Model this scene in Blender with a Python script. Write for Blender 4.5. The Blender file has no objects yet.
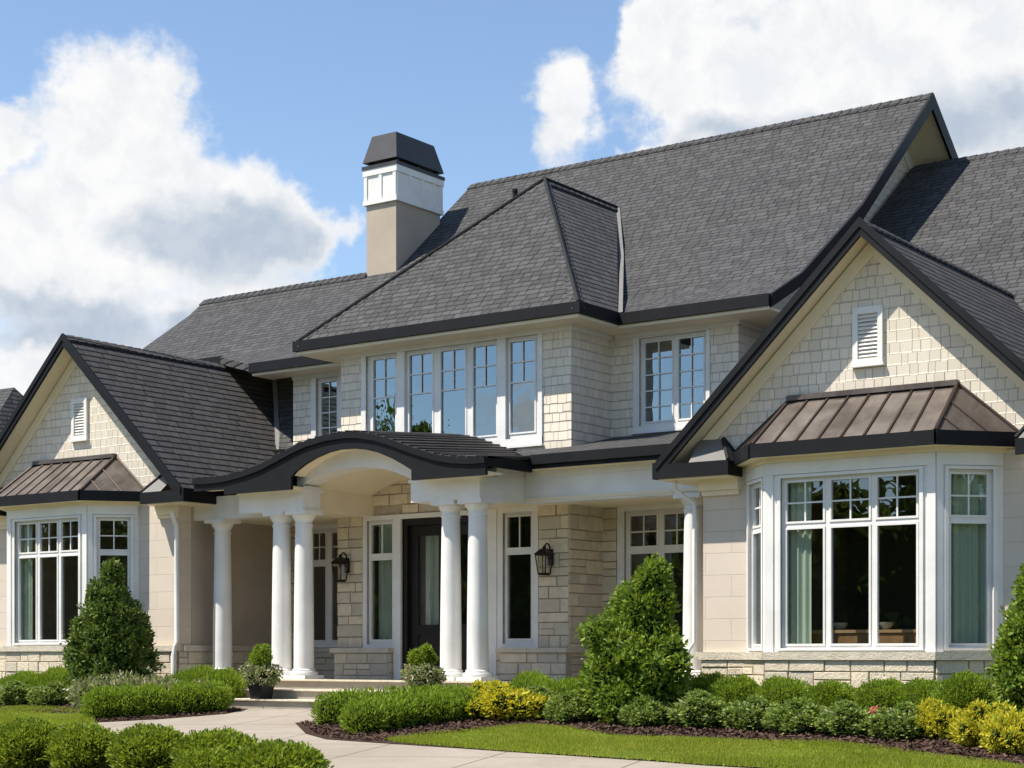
import bpy, math, random
import numpy as np
from mathutils import Vector

random.seed(7)
rng = np.random.default_rng(7)
S = bpy.context.scene
COL = S.collection
R = math.radians

# ------------------------------------------------------------------ camera
cam = bpy.data.cameras.new('camera')
cam.lens = 1728 / 1024 * 36
cam.sensor_width = 36
cam.shift_y = 271 / 1024
cam.clip_end = 2000
camo = bpy.data.objects.new('camera', cam)
COL.objects.link(camo)
camo.location = (0, 0, 0.72)
camo.rotation_euler = (R(90), 0, R(35.6))
S.camera = camo
S.view_settings.view_transform = 'Standard'
S.view_settings.look = 'None'
S.view_settings.gamma = 1
S.view_settings.exposure = 0.82
S.cycles.max_bounces = 6
S.cycles.transparent_max_bounces = 12

# ------------------------------------------------------------------ sun
SUN_DIR = Vector((.36, .42, -.90)).normalized()
sun = bpy.data.lights.new('sun', 'SUN')
sun.energy = 4.3
sun.angle = R(.5)
sun.color = (1, .94, .83)
suno = bpy.data.objects.new('sun', sun)
COL.objects.link(suno)
suno.rotation_euler = SUN_DIR.to_track_quat('-Z', 'Y').to_euler()


# ------------------------------------------------------------------ node helper
class NT:
    def __init__(s, tree):
        s.t = tree
        s.n = tree.nodes
        s.n.clear()

    def new(s, typ, **kw):
        n = s.n.new(typ)
        for k, v in kw.items():
            setattr(n, k, v)
        return n

    def put(s, sock, v):
        if v is None:
            return
        if hasattr(v, 'bl_idname') and hasattr(v, 'is_linked') or isinstance(v, bpy.types.NodeSocket):
            s.t.links.new(v, sock)
        else:
            sock.default_value = v

    def m(s, op, a, b=None, c=None, clamp=False):
        n = s.new('ShaderNodeMath', operation=op)
        n.use_clamp = clamp
        for i, v in enumerate((a, b, c)):
            s.put(n.inputs[i], v)
        return n.outputs[0]

    def vm(s, op, a, b=None, c=None):
        n = s.new('ShaderNodeVectorMath', operation=op)
        for i, v in enumerate((a, b, c)):
            s.put(n.inputs[i], v)
        return n.outputs['Value'] if op in ('LENGTH', 'DOT_PRODUCT') else n.outputs['Vector']

    def sep(s, v):
        n = s.new('ShaderNodeSeparateXYZ')
        s.put(n.inputs[0], v)
        return n.outputs

    def comb(s, x, y, z=0.0):
        n = s.new('ShaderNodeCombineXYZ')
        for i, v in enumerate((x, y, z)):
            s.put(n.inputs[i], v)
        return n.outputs[0]

    def mix(s, f, a, b, blend='MIX'):
        n = s.new('ShaderNodeMix', data_type='RGBA', blend_type=blend)
        s.put(n.inputs[0], f)
        s.put(n.inputs[6], a)
        s.put(n.inputs[7], b)
        return n.outputs[2]

    def noise(s, v, scale, detail=3, rough=.55, dim='3D'):
        n = s.new('ShaderNodeTexNoise', noise_dimensions=dim)
        s.put(n.inputs['Vector'], v)
        s.put(n.inputs['Scale'], scale)
        s.put(n.inputs['Detail'], detail)
        s.put(n.inputs['Roughness'], rough)
        return n.outputs['Fac']

    def rnd(s, v, dim='3D'):
        n = s.new('ShaderNodeTexWhiteNoise', noise_dimensions=dim)
        if dim == '1D':
            s.put(n.inputs['W'], v)
        else:
            s.put(n.inputs['Vector'], v)
        return n.outputs['Value']

    def ss(s, v, a, b, lo=0.0, hi=1.0):
        n = s.new('ShaderNodeMapRange', interpolation_type='SMOOTHSTEP')
        for i, x in enumerate((v, a, b, lo, hi)):
            s.put(n.inputs[i], x)
        return n.outputs[0]


def c4(c):
    return (c[0], c[1], c[2], 1.0)


# ------------------------------------------------------------------ sky with cumulus clouds
world = bpy.data.worlds.new('World')
S.world = world
world.use_nodes = True
W = NT(world.node_tree)
tc = W.new('ShaderNodeTexCoord').outputs['Generated']
dx, dy, dz = W.sep(tc)
azm = W.m('MULTIPLY', W.m('ARCTAN2', W.m('MULTIPLY', dx, -1.0), dy), 180 / math.pi)
elv = W.m('MULTIPLY', W.m('ARCSINE', dz), 180 / math.pi)
ae = W.comb(azm, elv, 0.0)
# warp the sky coordinates so the cloud outlines billow
nz = W.new('ShaderNodeTexNoise')
W.put(nz.inputs['Vector'], tc)
nz.inputs['Scale'].default_value = 26
nz.inputs['Detail'].default_value = 7
nz.inputs['Roughness'].default_value = .58
warp = W.vm('MULTIPLY', W.vm('SUBTRACT', nz.outputs['Color'], (.5, .5, .5)), (3.7, 3.1, 0))
aew = W.vm('ADD', ae, warp)
CLOUDS = [(48.3, 16.2, 3.3, 3.0), (45.6, 13.6, 4.0, 2.7), (50.2, 12.4, 4.4, 3.2), (43.0, 13.6, 2.2, 1.7),
          (52.5, 13.4, 2.2, 1.6), (49.0, 8.6, 7.2, 3.2), (44.3, 10.4, 3.9, 2.7), (52.2, 16.2, 1.5, 1.3, .6),
          (28.7, 17.9, 3.4, 3.0), (24.5, 18.2, 3.9, 3.5), (20.8, 17.8, 5.2, 3.6), (30.4, 19.6, 1.6, 1.9),
          (22.6, 21.4, 4.4, 2.0), (30.9, 15.7, 1.5, .8, .7), (33.84, 17.6, 1.35, 2.0, .55), (28.7, 21.9, 3.6, 2.0),
          (14.0, 16.0, 6.0, 4.0), (62, 13, 7, 4), (95, 10, 9, 5), (112, 15, 7, 4), (145.8, 7.4, 3.0, 1.9), (140.5, 12, 2.2, 1.0, .6), (152, 20, 6, 4),
          (165, 11, 6, 4), (178, 20, 8, 5), (-20, 14, 9, 5), (-60, 16, 11, 6), (-120, 18, 12, 6), (128, 27, 6, 4)]
dens = None
for (a, e, ra, re, *wt) in CLOUDS:
    q = W.vm('MULTIPLY_ADD', aew, (1 / ra, 1 / re, 0), (-a / ra, -e / re, 0))
    l = W.m('SUBTRACT', 1.0, W.vm('LENGTH', q))
    if wt:
        l = W.m('MULTIPLY', l, wt[0])
    dens = l if dens is None else W.m('SMOOTH_MAX', dens, l, .25)
wisp = W.noise(W.vm('MULTIPLY', tc, (1, 1, 2.4)), 11, 5, .6)
dens = W.m('ADD', dens, W.m('MULTIPLY', W.m('SUBTRACT', wisp, .5), .55))
fine = W.noise(tc, 60, 5, .62)
dens = W.m('ADD', dens, W.m('MULTIPLY', W.m('SUBTRACT', fine, .5), .22))
soft = W.ss(elv, 15.0, 8.0, .26, .55)
mask = W.ss(dens, -.03, soft)
belly = W.noise(W.vm('MULTIPLY', tc, (1, 1, 1.7)), 8.5, 6, .56)
puff = W.noise(W.vm('ADD', tc, W.vm('MULTIPLY', nz.outputs['Color'], (.03, .03, .03))), 34, 6, .6)
GREY = [(44.4, 13.6, 4.4, 1.7), (51.0, 10.6, 5.0, 1.0), (45.5, 10.2, 4.0, .9), (27.5, 15.9, 6.0, 1.4), (20.0, 16.2, 4.0, 2.0)]
gd = None
for (a, e, ra, re) in GREY:
    q = W.vm('MULTIPLY_ADD', aew, (1 / ra, 1 / re, 0), (-a / ra, -e / re, 0))
    l = W.m('SUBTRACT', 1.0, W.vm('LENGTH', q))
    gd = l if gd is None else W.m('MAXIMUM', gd, l)
gd = W.m('ADD', gd, W.m('MULTIPLY', W.m('SUBTRACT', belly, .5), 2.2))
sh = W.ss(gd, -.15, .6, 0.0, 1.0)
sh = W.m('MULTIPLY', sh, W.ss(dens, .1, .5))
ccol = W.mix(sh, (1.0, 1.0, 1.0, 1), (.50, .585, .70, 1))
ccol = W.mix(W.ss(puff, .36, .66, 0.0, .5), ccol, (.74, .79, .85, 1))
sky = W.new('ShaderNodeTexSky', sky_type='NISHITA')
sky.sun_disc = False
sky.sun_elevation = math.asin(-SUN_DIR.z)
sky.sun_rotation = math.atan2(-SUN_DIR.x, -SUN_DIR.y)
sky.altitude = 100
sky.air_density = 1.0
sky.dust_density = 0.15
sky.ozone_density = 1.7
b1 = W.new('ShaderNodeBackground')
W.put(b1.inputs['Color'], sky.outputs[0])
b1.inputs['Strength'].default_value = .104
b2 = W.new('ShaderNodeBackground')
W.put(b2.inputs['Color'], ccol)
b2.inputs['Strength'].default_value = .555
mx = W.new('ShaderNodeMixShader')
W.put(mx.inputs[0], mask)
W.t.links.new(b1.outputs[0], mx.inputs[1])
W.t.links.new(b2.outputs[0], mx.inputs[2])
wo = W.new('ShaderNodeOutputWorld')
W.t.links.new(mx.outputs[0], wo.inputs[0])


# ------------------------------------------------------------------ materials
def mat(name, rough=.6, metal=0.0, spec=.4):
    m = bpy.data.materials.new(name)
    m.use_nodes = True
    n = NT(m.node_tree)
    p = n.new('ShaderNodeBsdfPrincipled')
    o = n.new('ShaderNodeOutputMaterial')
    n.t.links.new(p.outputs[0], o.inputs[0])
    p.inputs['Roughness'].default_value = rough
    p.inputs['Metallic'].default_value = metal
    p.inputs['Specular IOR Level'].default_value = spec
    return m, n, p


def bump(n, p, h, dist, strength=1.0):
    b = n.new('ShaderNodeBump')
    b.inputs['Strength'].default_value = strength
    b.inputs['Distance'].default_value = dist
    n.put(b.inputs['Height'], h)
    n.t.links.new(b.outputs[0], p.inputs['Normal'])


def shingle(name, base, h, w, var, dist, gap, rough=.85, tint=None, weather=.25, gap_and_shade=.7, lw=.07):
    m, n, p = mat(name, rough, 0, .25)
    uv = n.new('ShaderNodeUVMap').outputs[0]
    u, v, _ = n.sep(uv)
    vr = n.m('DIVIDE', v, h)
    row = n.m('FLOOR', vr)
    fr = n.m('FRACT', vr)
    off = n.rnd(row, '1D')
    uu = n.m('ADD', n.m('DIVIDE', u, w), n.m('MULTIPLY', off, 7.31))
    jit = n.noise(n.comb(n.m('DIVIDE', u, w), n.m('MULTIPLY', row, 7.7), 0.0), .8, 0)
    uu = n.m('ADD', uu, n.m('MULTIPLY', jit, 1.5))
    col = n.m('FLOOR', uu)
    fc = n.m('FRACT', uu)
    rv = n.rnd(n.comb(col, row, 0.0))
    rv2 = n.rnd(n.comb(col, row, 7.0))
    edge = n.m('MINIMUM', fc, n.m('SUBTRACT', 1.0, fc))
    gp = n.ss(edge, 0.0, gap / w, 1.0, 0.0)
    # ragged butts: each shingle ends at its own height
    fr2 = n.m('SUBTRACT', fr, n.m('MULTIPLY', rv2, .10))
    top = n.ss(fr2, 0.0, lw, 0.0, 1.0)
    hh = n.m('MULTIPLY', n.m('SUBTRACT', 1.0, n.m('MULTIPLY', fr, .9)), top)
    hh = n.m('ADD', hh, n.m('MULTIPLY', rv, .25))
    hh = n.m('SUBTRACT', hh, n.m('MULTIPLY', gp, .8))
    tb = tint or tuple(x * 1.1 for x in base)
    lo = c4(tuple(x * (1 - var) for x in base))
    hi = c4(tuple(x * (1 + var) for x in tb))
    cc = n.mix(rv, lo, hi)
    gran = n.noise(uv, 60, 2, .7)
    cc = n.mix(n.ss(gran, .3, .7, 0.0, .35), cc, c4(tuple(x * .55 for x in base)))
    big = n.noise(uv, .45, 4, .6)
    cc = n.mix(n.ss(big, .35, .7, 0.0, weather), cc, c4(tuple(x * .62 for x in base)))
    seam = n.m('MAXIMUM', gp, n.m('SUBTRACT', 1.0, top))  # joint gaps, plus the shadow line under each butt painted into the colour
    cc = n.mix(n.m('MULTIPLY', seam, gap_and_shade), cc, c4(tuple(x * .22 for x in base)))
    n.put(p.inputs['Base Color'], cc)
    bump(n, p, hh, dist)
    return m


def plain(name, col, rough=.6, metal=0.0, var=.12, scale=2.0, bs=0.0, bscale=60, spec=.4):
    m, n, p = mat(name, rough, metal, spec)
    pos = n.new('ShaderNodeTexCoord').outputs['Object']
    a = n.noise(pos, scale, 5, .6)
    n.put(p.inputs['Base Color'], n.mix(n.ss(a, .3, .7), c4(tuple(x * (1 - var) for x in col)), c4(tuple(x * (1 + var * .6) for x in col))))
    if bs:
        bump(n, p, n.noise(pos, bscale, 3, .6), bs)
    return m


def stone(name, col, var=.16):
    m, n, p = mat(name, .9, 0, .2)
    pos = n.new('ShaderNodeTexCoord').outputs['Object']
    ri = n.new('ShaderNodeNewGeometry').outputs['Random Per Island']
    a = n.noise(pos, 7, 6, .65)
    cc = n.mix(ri, c4(tuple(x * (1 - var) for x in col)), c4((col[0] * 1.12, col[1] * 1.09, col[2] * 1.02)))
    cc = n.mix(n.ss(a, .35, .75, 0.0, .5), cc, c4((col[0] * .74, col[1] * .68, col[2] * .58)))
    n.put(p.inputs['Base Color'], cc)
    bump(n, p, n.m('ADD', a, n.noise(pos, 40, 4, .7)), .02)
    return m


def leafmat(name, lo, hi, trans=.3, rough=.45, tip=None):
    m, n, p = mat(name, rough + .1, 0, .2)
    ri = n.new('ShaderNodeNewGeometry').outputs['Random Per Island']
    cc = n.mix(ri, c4(lo), c4(hi))
    if tip:
        cc = n.mix(n.ss(ri, .80, .86), cc, c4(tip))
    n.put(p.inputs['Base Color'], cc)
    t = n.new('ShaderNodeBsdfTranslucent')
    n.put(t.inputs['Color'], n.mix(.5, cc, c4((hi[0] * 1.3, hi[1] * 1.25, hi[2] * .6))))
    mxs = n.new('ShaderNodeMixShader')
    mxs.inputs[0].default_value = trans
    n.t.links.new(p.outputs[0], mxs.inputs[1])
    n.t.links.new(t.outputs[0], mxs.inputs[2])
    out = [x for x in n.n if x.bl_idname == 'ShaderNodeOutputMaterial'][0]
    n.t.links.new(mxs.outputs[0], out.inputs[0])
    return m


def glassmat(name, ior, tint, refl):
    m = bpy.data.materials.new(name)
    m.use_nodes = True
    n = NT(m.node_tree)
    o = n.new('ShaderNodeOutputMaterial')
    g = n.new('ShaderNodeBsdfGlossy')
    g.inputs['Roughness'].default_value = 0.0
    g.inputs['Color'].default_value = c4(refl)
    t = n.new('ShaderNodeBsdfTransparent')
    t.inputs['Color'].default_value = c4(tint)
    lw = n.new('ShaderNodeLayerWeight')
    lw.inputs['Blend'].default_value = .5
    r0 = ((ior - 1) / (ior + 1)) ** 2
    fac = n.m('MULTIPLY_ADD', n.m('POWER', lw.outputs['Facing'], 5.0), 1 - r0, r0)
    pos = n.new('ShaderNodeTexCoord').outputs['Object']
    b = n.new('ShaderNodeBump')
    b.inputs['Distance'].default_value = .004
    n.put(b.inputs['Height'], n.noise(pos, 1.6, 2, .5))
    n.t.links.new(b.outputs[0], g.inputs['Normal'])
    mxs = n.new('ShaderNodeMixShader')
    n.t.links.new(fac, mxs.inputs[0])
    n.t.links.new(t.outputs[0], mxs.inputs[1])
    n.t.links.new(g.outputs[0], mxs.inputs[2])
    n.t.links.new(mxs.outputs[0], o.inputs[0])
    return m


def copper(name):
    m, n, p = mat(name, .5, .3, .4)
    pos = n.new('ShaderNodeTexCoord').outputs['Object']
    a = n.noise(pos, 1.7, 6, .65)
    b = n.noise(n.vm('MULTIPLY', pos, (9, 1.5, 1.5)), 2.0, 4, .6)
    cc = n.mix(n.ss(a, .3, .72), (.088, .069, .058, 1), (.145, .122, .106, 1))
    cc = n.mix(n.ss(b, .45, .75, 0.0, .5), cc, (.07, .045, .036, 1))
    n.put(p.inputs['Base Color'], cc)
    n.put(p.inputs['Roughness'], n.ss(a, .3, .7, .36, .55))
    bump(n, p, n.noise(pos, 5, 3), .006)
    return m


def panelmat(name, col):
    """smooth cast-stone blocks with faint joints"""
    m, n, p = mat(name, .85, 0, .2)
    uv = n.new('ShaderNodeUVMap').outputs[0]
    bt = n.new('ShaderNodeTexBrick')
    n.put(bt.inputs['Vector'], uv)
    bt.inputs['Scale'].default_value = 1
    bt.inputs['Brick Width'].default_value = .82
    bt.inputs['Row Height'].default_value = .305
    bt.inputs['Mortar Size'].default_value = .006
    bt.inputs['Mortar Smooth'].default_value = .3
    bt.inputs['Color1'].default_value = c4(col)
    bt.inputs['Color2'].default_value = c4((col[0] * .955, col[1] * .95, col[2] * .94))
    bt.inputs['Mortar'].default_value = c4((col[0] * .91, col[1] * .895, col[2] * .88))
    a = n.noise(uv, 1.3, 6, .65)
    n.put(p.inputs['Base Color'], n.mix(n.ss(a, .35, .7, 0.0, .35), bt.outputs[0], c4((col[0] * .86, col[1] * .84, col[2] * .82))))
    h = n.m('ADD', n.m('MULTIPLY', bt.outputs['Fac'], -.6), n.m('MULTIPLY', n.noise(uv, 45, 4, .7), .5))
    bump(n, p, h, .006)
    return m


def concrete(name, col, dist=.004, joint=False):
    m, n, p = mat(name, .9, 0, .25)
    pos = n.new('ShaderNodeTexCoord').outputs['Object']
    a = n.noise(pos, .5, 6, .65)
    b = n.noise(pos, 90, 3, .7)
    d = n.noise(pos, 3.2, 5, .7)
    cc = n.mix(n.ss(a, .3, .7), c4(col), c4((col[0] * .84, col[1] * .82, col[2] * .79)))
    cc = n.mix(n.ss(b, .45, .75, 0.0, .35), cc, c4((col[0] * .6, col[1] * .58, col[2] * .56)))
    cc = n.mix(n.ss(d, .48, .72, 0.0, .42), cc, c4((col[0] * .68, col[1] * .66, col[2] * .62)))
    n.put(p.inputs['Base Color'], cc)
    if joint:
        mp = n.new('ShaderNodeMapping')
        mp.inputs['Rotation'].default_value = (0, 0, R(-14))
        n.put(mp.inputs['Vector'], pos)
        bt = n.new('ShaderNodeTexBrick')
        bt.offset = 0.0
        n.put(bt.inputs['Vector'], mp.outputs[0])
        bt.inputs['Scale'].default_value = 1
        bt.inputs['Brick Width'].default_value = 1.8
        bt.inputs['Row Height'].default_value = 1.25
        bt.inputs['Mortar Size'].default_value = .014
        cc = n.mix(n.m('MULTIPLY', bt.outputs['Fac'], .75), cc, c4((col[0] * .3, col[1] * .28, col[2] * .26)))
        n.put(p.inputs['Base Color'], cc)
        bump(n, p, n.m('SUBTRACT', n.m('ADD', b, d), n.m('MULTIPLY', bt.outputs['Fac'], 2.0)), dist)
    else:
        bump(n, p, n.m('ADD', b, d), dist)
    return m


M = {}
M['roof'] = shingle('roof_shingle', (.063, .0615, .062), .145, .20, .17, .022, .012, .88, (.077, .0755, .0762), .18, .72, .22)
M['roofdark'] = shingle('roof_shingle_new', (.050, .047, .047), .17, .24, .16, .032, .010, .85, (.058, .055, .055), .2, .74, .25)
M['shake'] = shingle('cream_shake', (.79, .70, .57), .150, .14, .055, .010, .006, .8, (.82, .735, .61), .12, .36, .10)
M['trim'] = plain('white_trim', (.77, .75, .715), .5, 0, .07, 2.2, .0015, 14)
M['soffit'] = plain('cream_soffit', (.80, .70, .52), .6, 0, .05, 1.2)
M['black'] = plain('charcoal_fascia', (.0085, .0085, .0095), .55, 0, .25, 2.5, 0, 60, .22)
M['stucco'] = plain('tan_stucco', (.46, .385, .31), .92, 0, .09, 1.0, .006, 90, .15)
M['panel'] = panelmat('cast_stone_panel', (.66, .57, .475))
M['stone'] = stone('cream_ashlar', (.77, .68, .55), .2)
M['mortar'] = plain('mortar', (.46, .39, .30), .95, 0, .2, 6, .004, 60, .1)
M['ledge'] = stone('stone_ledge', (.66, .60, .50), .06)
M['copper'] = copper('weathered_copper')
M['porchmetal'] = plain('porch_metal', (.058, .052, .049), .45, .3, .25, 3)
M['porchrib'] = plain('porch_metal_rib', (.12, .108, .098), .5, .3, .2, 3)
M['seam'] = plain('dark_copper_seam', (.062, .042, .034), .5, .4, .2, 3)
M['glass'] = glassmat('window_glass', 2.25, (.86, .88, .85), (.86, .93, 1.0))
M['glassup'] = glassmat('upper_window_glass', 3.3, (.48, .53, .53), (.78, .92, 1.0))
M['door'] = plain('dark_door', (.012, .009, .008), .32, 0, .3, 4, 0, 60, .5)
M['flash'] = plain('galvanised_flashing', (.17, .165, .155), .7, 0, .1, 3)
M['conc'] = concrete('paving', (.345, .30, .25), .004, True)
M['step'] = concrete('step_stone', (.40, .36, .30), .008)
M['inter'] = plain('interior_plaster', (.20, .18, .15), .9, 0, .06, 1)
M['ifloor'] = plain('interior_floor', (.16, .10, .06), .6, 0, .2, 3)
M['metal'] = plain('lantern_bronze', (.018, .014, .012), .4, .6, .2, 8)
M['lglass'] = glassmat('lantern_glass', 1.6, (.82, .80, .74), (1, 1, 1))
M['pot'] = plain('black_planter', (.012, .012, .013), .45, 0, .3, 6)
M['wood'] = plain('oak_sideboard', (.30, .17, .075), .5, 0, .25, 6)
M['bark'] = plain('bark', (.09, .065, .045), .95, 0, .3, 20, .01, 40)
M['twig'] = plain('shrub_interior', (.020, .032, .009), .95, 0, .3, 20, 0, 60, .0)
M['curtain'] = leafmat('grey_green_curtain', (.66, .77, .66), (.66, .77, .66), .35, .9)
M['soil'] = plain('bark_mulch_bed', (.055, .034, .026), .97, 0, .45, 22, .02, 30, .1)
M['turf'] = plain('turf_soil', (.10, .15, .02), .95, 0, .3, 8)
M['far'] = plain('meadow', (.07, .10, .035), .95, 0, .3, .3)
m_, n_, p_ = mat('mulch_chips', .95, 0, .15)
ri_ = n_.new('ShaderNodeNewGeometry').outputs['Random Per Island']
n_.put(p_.inputs['Base Color'], n_.mix(ri_, (.028, .016, .012, 1), (.13, .08, .06, 1)))
M['chip'] = m_
M['box'] = leafmat('boxwood_leaves', (.08, .15, .016), (.31, .38, .04), .35)
M['boxdeep'] = leafmat('deep_boxwood_leaves', (.10, .18, .02), (.29, .38, .04), .35)
M['grassy'] = leafmat('bright_evergreen_leaves', (.09, .18, .018), (.32, .42, .045), .35)
M['dark'] = leafmat('holly_leaves', (.04, .085, .018), (.20, .27, .05), .2, .32, (.15, .20, .05))
M['tree'] = leafmat('laurel_leaves', (.06, .13, .018), (.27, .36, .045), .3, .35, (.24, .30, .05))
M['vari'] = leafmat('leafy_shrub_leaves', (.085, .16, .026), (.29, .37, .07), .25, .4, (.30, .31, .16))
M['pale'] = leafmat('pale_trailing_leaves', (.11, .17, .05), (.36, .38, .18), .3, .5, (.62, .50, .42))
M['gold'] = leafmat('golden_leaves', (.36, .36, .03), (.74, .64, .05), .35, .5, (.17, .26, .03))
M['pink'] = leafmat('pink_petals', (.62, .20, .17), (.75, .36, .30), .3, .6)
M['blade'] = leafmat('grass_blades', (.16, .23, .015), (.38, .42, .05), .4, .5)
_m = M['blade']
_n = _m.node_tree
_p = [x for x in _n.nodes if x.bl_idname == 'ShaderNodeBsdfPrincipled'][0]
_src = _p.inputs['Base Color'].links[0].from_socket
_w = NT.__new__(NT)
_w.t, _w.n = _n, _n.nodes
_pos = _w.new('ShaderNodeTexCoord').outputs['Object']
_c = _w.mix(_w.ss(_w.noise(_pos, 1.6, 5, .65), .38, .68, 0.0, .55), _src, (.36, .34, .07, 1))
_c = _w.mix(_w.ss(_w.noise(_pos, .7, 4, .6), .45, .7, 0.0, .5), _c, (.085, .15, .015, 1))
_w.put(_p.inputs['Base Color'], _c)
M['treel'] = leafmat('treeline_leaves', (.05, .09, .018), (.16, .22, .04), .4, .5)


# ------------------------------------------------------------------ mesh builder
class FR:
    """local frame: a along the wall, b outward, c up"""

    def __init__(s, o, e):
        l = math.hypot(e[0], e[1])
        s.o = o
        s.e = (e[0] / l, e[1] / l)
        s.n = (s.e[1], -s.e[0])

    def p(s, a, b, c):
        return (s.o[0] + s.e[0] * a + s.n[0] * b, s.o[1] + s.e[1] * a + s.n[1] * b, c)


FX = FR((0, 0), (1, 0))


SPLIT = {'fascia', 'soffit', 'frieze', 'entablature', 'ledge', 'porch_ceiling', 'interior_wall', 'interior_floor', 'flashing', 'return_fascia',
         'wall', 'roof', 'stonework', 'pedestal', 'side_wall', 'return_roof', 'porch_fascia', 'bay_soffit', 'vault', 'door_casing', 'plinth'}


class MB:
    def __init__(s):
        s.v = []
        s.f = []
        s.m = []
        s.cuts = []

    def cut(s):
        """what follows becomes a part of its own"""
        s.cuts.append(len(s.f))

    def islands(s, tol):
        """order the faces so that pieces standing apart become parts of their own"""
        par = list(range(len(s.v)))

        def find(a):
            while par[a] != a:
                par[a] = par[par[a]]
                a = par[a]
            return a
        for f in s.f:
            for b in f[1:]:
                par[find(b)] = find(f[0])
        comp = {}
        for k, f in enumerate(s.f):
            comp.setdefault(find(f[0]), []).append(k)
        keys = list(comp)
        lo = np.array([np.min([s.v[q] for k in comp[c] for q in s.f[k]], 0) for c in keys]) - tol
        hi = np.array([np.max([s.v[q] for k in comp[c] for q in s.f[k]], 0) for c in keys]) + tol
        n = len(keys)
        g = list(range(n))

        def fg(a):
            while g[a] != a:
                g[a] = g[g[a]]
                a = g[a]
            return a
        for i in range(n):
            for j in np.nonzero(np.all((lo[i] <= hi) & (hi[i] >= lo), axis=1))[0]:
                g[fg(int(j))] = fg(i)
        groups = {}
        for i in range(n):
            groups.setdefault(fg(i), []).extend(comp[keys[i]])
        if len(groups) < 2:
            return
        F, Mi, cuts = [], [], []
        for gg in groups.values():
            cuts.append(len(F))
            F += [s.f[k] for k in gg]
            Mi += [s.m[k] for k in gg]
        s.f, s.m, s.cuts = F, Mi, cuts

    def face(s, pts, mi=0):
        i = len(s.v)
        s.v += [tuple(p) for p in pts]
        s.f.append(tuple(range(i, i + len(pts))))
        s.m.append(mi)

    def hexa(s, b, t, mi=0):
        """b, t: bottom and top quads, counter-clockwise seen from above"""
        i = len(s.v)
        s.v += [tuple(p) for p in b] + [tuple(p) for p in t]
        k = len(b)
        s.f.append(tuple(range(i + k - 1, i - 1, -1)))
        s.f.append(tuple(range(i + k, i + 2 * k)))
        s.m += [mi, mi]
        for j in range(k):
            j2 = (j + 1) % k
            s.f.append((i + j, i + j2, i + k + j2, i + k + j))
            s.m.append(mi)

    def box(s, x0, x1, y0, y1, z0, z1, mi=0):
        q = [(x0, y0), (x1, y0), (x1, y1), (x0, y1)]
        s.hexa([(x, y, z0) for x, y in q], [(x, y, z1) for x, y in q], mi)

    def lbox(s, fr, a0, a1, b0, b1, c0, c1, mi=0):
        q = [(a0, b1), (a1, b1), (a1, b0), (a0, b0)]
        s.hexa([fr.p(a, b, c0) for a, b in q], [fr.p(a, b, c1) for a, b in q], mi)

    def beam(s, p0, p1, th, lo, hi, mi=0, side=1):
        """board between p0 and p1: vertical extent lo..hi about them, th thick to the right hand side"""
        d = Vector((p1[0] - p0[0], p1[1] - p0[1], 0)).normalized()
        n = Vector((d.y, -d.x, 0)) * th * side
        P0, P1 = Vector(p0), Vector(p1)
        u0, u1 = Vector((0, 0, lo)), Vector((0, 0, hi))
        b = [P0 + u0, P0 + n + u0, P1 + n + u0, P1 + u0]
        t = [P0 + u1, P0 + n + u1, P1 + n + u1, P1 + u1]
        if side < 0:
            b.reverse()
            t.reverse()
        s.hexa(b, t, mi)

    def slab(s, pts, t, mt=0, mb=1, me=2):
        """sheet with thickness: pts counter-clockwise seen from above, bottom t lower"""
        i = len(s.v)
        k = len(pts)
        s.v += [tuple(p) for p in pts] + [(p[0], p[1], p[2] - t) for p in pts]
        s.f.append(tuple(range(i, i + k)))
        s.m.append(mt)
        s.f.append(tuple(range(i + 2 * k - 1, i + k - 1, -1)))
        s.m.append(mb)
        for j in range(k):
            j2 = (j + 1) % k
            s.f.append((i + j, i + k + j, i + k + j2, i + j2))
            s.m.append(me)

    def extr(s, poly, fn0, fn1, mi=0):
        """2-D polygon extruded between two mapping functions"""
        s.hexa([fn0(*p) for p in poly], [fn1(*p) for p in poly], mi)

    def lathe(s, cx, cy, prof, n=32, mi=0):
        i = len(s.v)
        for r, z in prof:
            for k in range(n):
                a = 2 * math.pi * k / n
                s.v.append((cx + r * math.cos(a), cy + r * math.sin(a), z))
        for j in range(len(prof) - 1):
            for k in range(n):
                k2 = (k + 1) % n
                s.f.append((i + j * n + k, i + j * n + k2, i + (j + 1) * n + k2, i + (j + 1) * n + k))
                s.m.append(mi)
        s.f.append(tuple(i + k for k in range(n - 1, -1, -1)))
        s.f.append(tuple(i + (len(prof) - 1) * n + k for k in range(n)))
        s.m += [mi, mi]

    def tube(s, path, r, n=10, mi=0):
        P = [Vector(p) for p in path]
        i = len(s.v)
        up = Vector((.31, .17, .93))
        for j, p in enumerate(P):
            d = (P[min(j + 1, len(P) - 1)] - P[max(j - 1, 0)]).normalized()
            x = d.cross(up).normalized()
            y = x.cross(d)
            for k in range(n):
                a = 2 * math.pi * k / n
                s.v.append(tuple(p + x * r * math.cos(a) + y * r * math.sin(a)))
        for j in range(len(P) - 1):
            for k in range(n):
                k2 = (k + 1) % n
                s.f.append((i + j * n + k, i + j * n + k2, i + (j + 1) * n + k2, i + (j + 1) * n + k))
                s.m.append(mi)
        s.f.append(tuple(i + k for k in range(n)))
        s.f.append(tuple(i + (len(P) - 1) * n + k for k in range(n - 1, -1, -1)))
        s.m += [mi, mi]

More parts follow.
